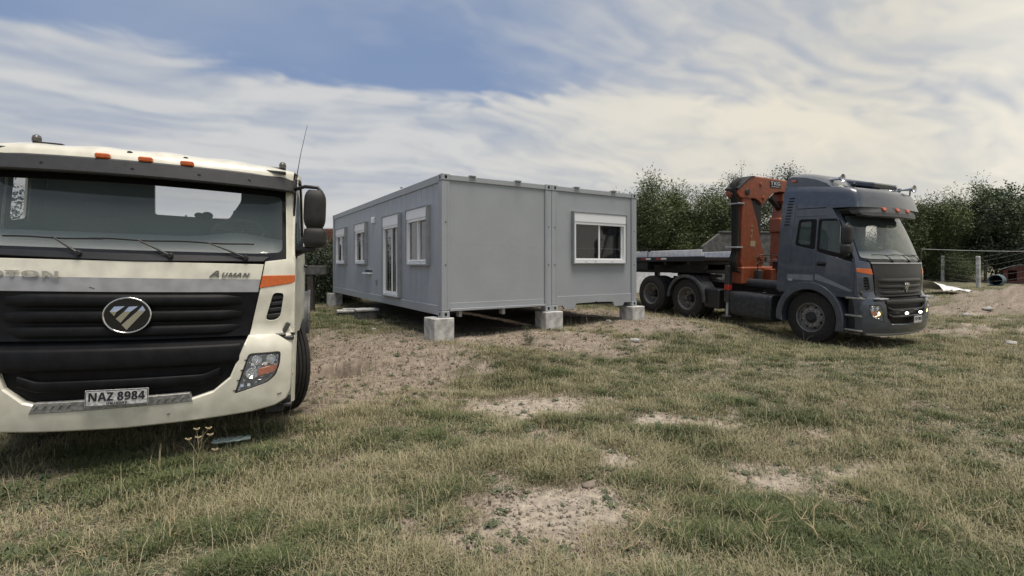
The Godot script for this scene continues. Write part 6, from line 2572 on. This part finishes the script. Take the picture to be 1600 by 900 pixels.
	# dry weeds in the foreground
	var wl := [
		[0.62, -2.78, 0.30, 3, 0, "pale branching dead weed at the bottom edge, centre right"], [0.98, -3.05, 0.26, 5, 1, "dead weed with drooping twigs between pale sand and green grass"], [1.83, -2.95, 0.29, 6, 0, "stout forked dead stalk standing in green grass at the lower right"], [1.50, -2.85, 0.22, 8, 1, "dead twig bending low beside the forked stalk"], [2.16, -3.02, 0.20, 9, 1, "short crooked dead stalk right of the forked one"], [2.52, -3.05, 0.12, 13, 1, "tiny forked dead twig farther right in the foreground"], [3.05, -3.35, 0.20, 10, 1, "leaning dead stalks near the lower right corner"], [-0.56, -2.72, 0.34, 4, 2, "tuft of tall straw stems left of the bare sand"], [-2.02, -2.90, 0.24, 12, 1, "bare bent stalk at the bottom left"], [-2.36, -2.75, 0.16, 14, 1, "thin leaning straw at the lower left corner"], [-0.98, -3.70, 0.16, 15, 1, "bleached twigs over the round bare patch"], [2.55, -3.45, 0.20, 21, 1, "wispy dead twigs in the right foreground grass"], [0.30, -4.9, 0.22, 16, 2, "thin dry grass stems by the pale sand patch"], [3.55, -4.6, 0.20, 17, 2, "dark dry stems standing alone in the right middle grass"], [6.75, -7.1, 0.45, 18, 1, "spindly dark weed far right in front of the grey truck"], [7.35, -7.3, 0.40, 19, 1, "second spindly weed at the far right"], [0.15, -6.6, 0.32, 22, 2, "single dark stem in the green grass before the house"]]
	for q in wl:
		weed(on_ground(q[0], q[1]), q[2], q[3], q[4], q[5])
	umbel(on_ground(-2.50, -3.88), 0.33, "yellowed flowering weed with flat seed heads in front of the cream truck's bumper")
	# low green plants
	k = 0
	var clump := leaf_clump(26, 0.20, 0.10, 0.012, 77)
	for q in [[2.05, -10.55, "small dark bristly plant in front of the house's window end"], [0.3, -8.45, "low green plant on the bare earth before the middle block"]]:
		plant("field_plant", q[2], "plant", "", on_ground(q[0], q[1]), 0.14, 0.14, 90 + k, Vector3(0.04, 0.05, 0.025), Vector3(0.09, 0.11, 0.05), clump, 34, 0.28, 0.1, 0.0)
		k += 1


func weed(pos: Vector3, h: float, seed_: int, style: int, label: String) -> void:
	var r := RandomNumberGenerator.new()
	r.seed = seed_ * 101
	var t := thing("dry_weed", label, "weed", pos, 0.0, "dry weeds standing in the grass")
	if style == 2:
		for i in 9:
			var b := B.new()
			var a := r.randf() * TAU
			var o := Vector3(cos(a), 0, sin(a)) * r.randf() * 0.05
			var d := Vector3(r.randfn() * 0.25, 1, r.randfn() * 0.25) * h * r.randf_range(0.5, 1.0)
			b.tube(PackedVector3Array([o - Vector3.UP * 0.03, o + d * 0.5, o + d + Vector3(r.randfn(), -0.3, r.randfn()) * 0.03]), [0.0022, 0.0018, 0.0008], 5, false)
			part(t, "stem", b, M.straw)
		return
	var st := B.new()
	var lean := Vector3(r.randfn() * 0.5, 1.0, r.randfn() * 0.2) if style == 0 else Vector3(r.randfn() * 1.1, 0.8, r.randfn() * 0.4)
	var main := PackedVector3Array([Vector3(0, -0.03, 0)])
	for k in 5:
		main.append(lean * h * (k + 1) / 5.0 * 0.7 + Vector3(r.randfn(), 0, r.randfn()) * h * 0.06)
	st.tube(main, [0.006, 0.0055, 0.005, 0.004, 0.003, 0.002] if style == 0 else [0.0035, 0.0032, 0.003, 0.0025, 0.002, 0.0012], 6)
	part(t, "stem", st, M.straw)
	for i in (6 if style == 0 else 7):
		var b := B.new()
		var s: Vector3 = main[1 + r.randi() % 5]
		var d := (lean.normalized() * 0.5 + Vector3(r.randfn(), r.randf_range(-0.1, 0.9), r.randfn() * 0.6)).normalized() * h * r.randf_range(0.3, 0.7)
		var mid := s + d * 0.5 + Vector3(r.randfn(), r.randfn(), r.randfn()) * h * 0.07
		b.tube(PackedVector3Array([s, mid, s + d]), [0.0035, 0.0025, 0.0012] if style == 0 else [0.0022, 0.0016, 0.0008], 5, false)
		var tw := part(t, "twig", b, M.straw)
		for m in 2:
			b = B.new()
			var e := mid + (d.normalized() + Vector3(r.randfn(), r.randfn() * 0.5 + 0.3, r.randfn()) * 0.8) * h * 0.16
			b.tube(PackedVector3Array([mid, mid.lerp(e, 0.5), e]), [0.0016, 0.0012, 0.0006], 4, false)
			part(tw, "side_twig", b, M.straw)


func umbel(pos: Vector3, h: float, label: String) -> void:
	var t := thing("seed_head_weed", label, "weed", pos)
	var b := B.new()
	b.tube(PackedVector3Array([Vector3(0, -0.03, 0), Vector3(0.01, h * 0.4, 0), Vector3(0.035, h * 0.7, 0), Vector3(0.05, h, 0)]), [0.0038, 0.003, 0.0022, 0.0015], 6)
	part(t, "stem", b, M.straw)
	for q in [[0.35, -0.06, 0.80], [0.5, 0.12, 0.92], [0.3, 0.15, 0.55], [0.55, -0.02, 1.0], [0.6, 0.03, 0.86], [0.7, 0.075, 1.02]]:
		var s := Vector3(0.015, h * q[0], 0)
		var e := Vector3(q[1], h * q[2], 0.03 * sin(q[1] * 60))
		var tw := B.new()
		tw.tube(PackedVector3Array([s, s.lerp(e, 0.6) + Vector3.UP * 0.01, e]), [0.002, 0.0015, 0.0009], 5, false)
		part(t, "twig", tw, M.straw)
		var hd := B.new()
		for i in 9:
			var a := TAU * i / 9.0
			var p := e + Vector3(cos(a) * 0.020, 0.008 + 0.004 * sin(i * 5.0), sin(a) * 0.016)
			hd.tube(PackedVector3Array([e, p]), 0.0008, 4, false)
			hd.sphere(p, Vector3(0.006, 0.004, 0.006), 6)
		part(t, "seed_head", hd, M.straw).set_meta("kind", "stuff")
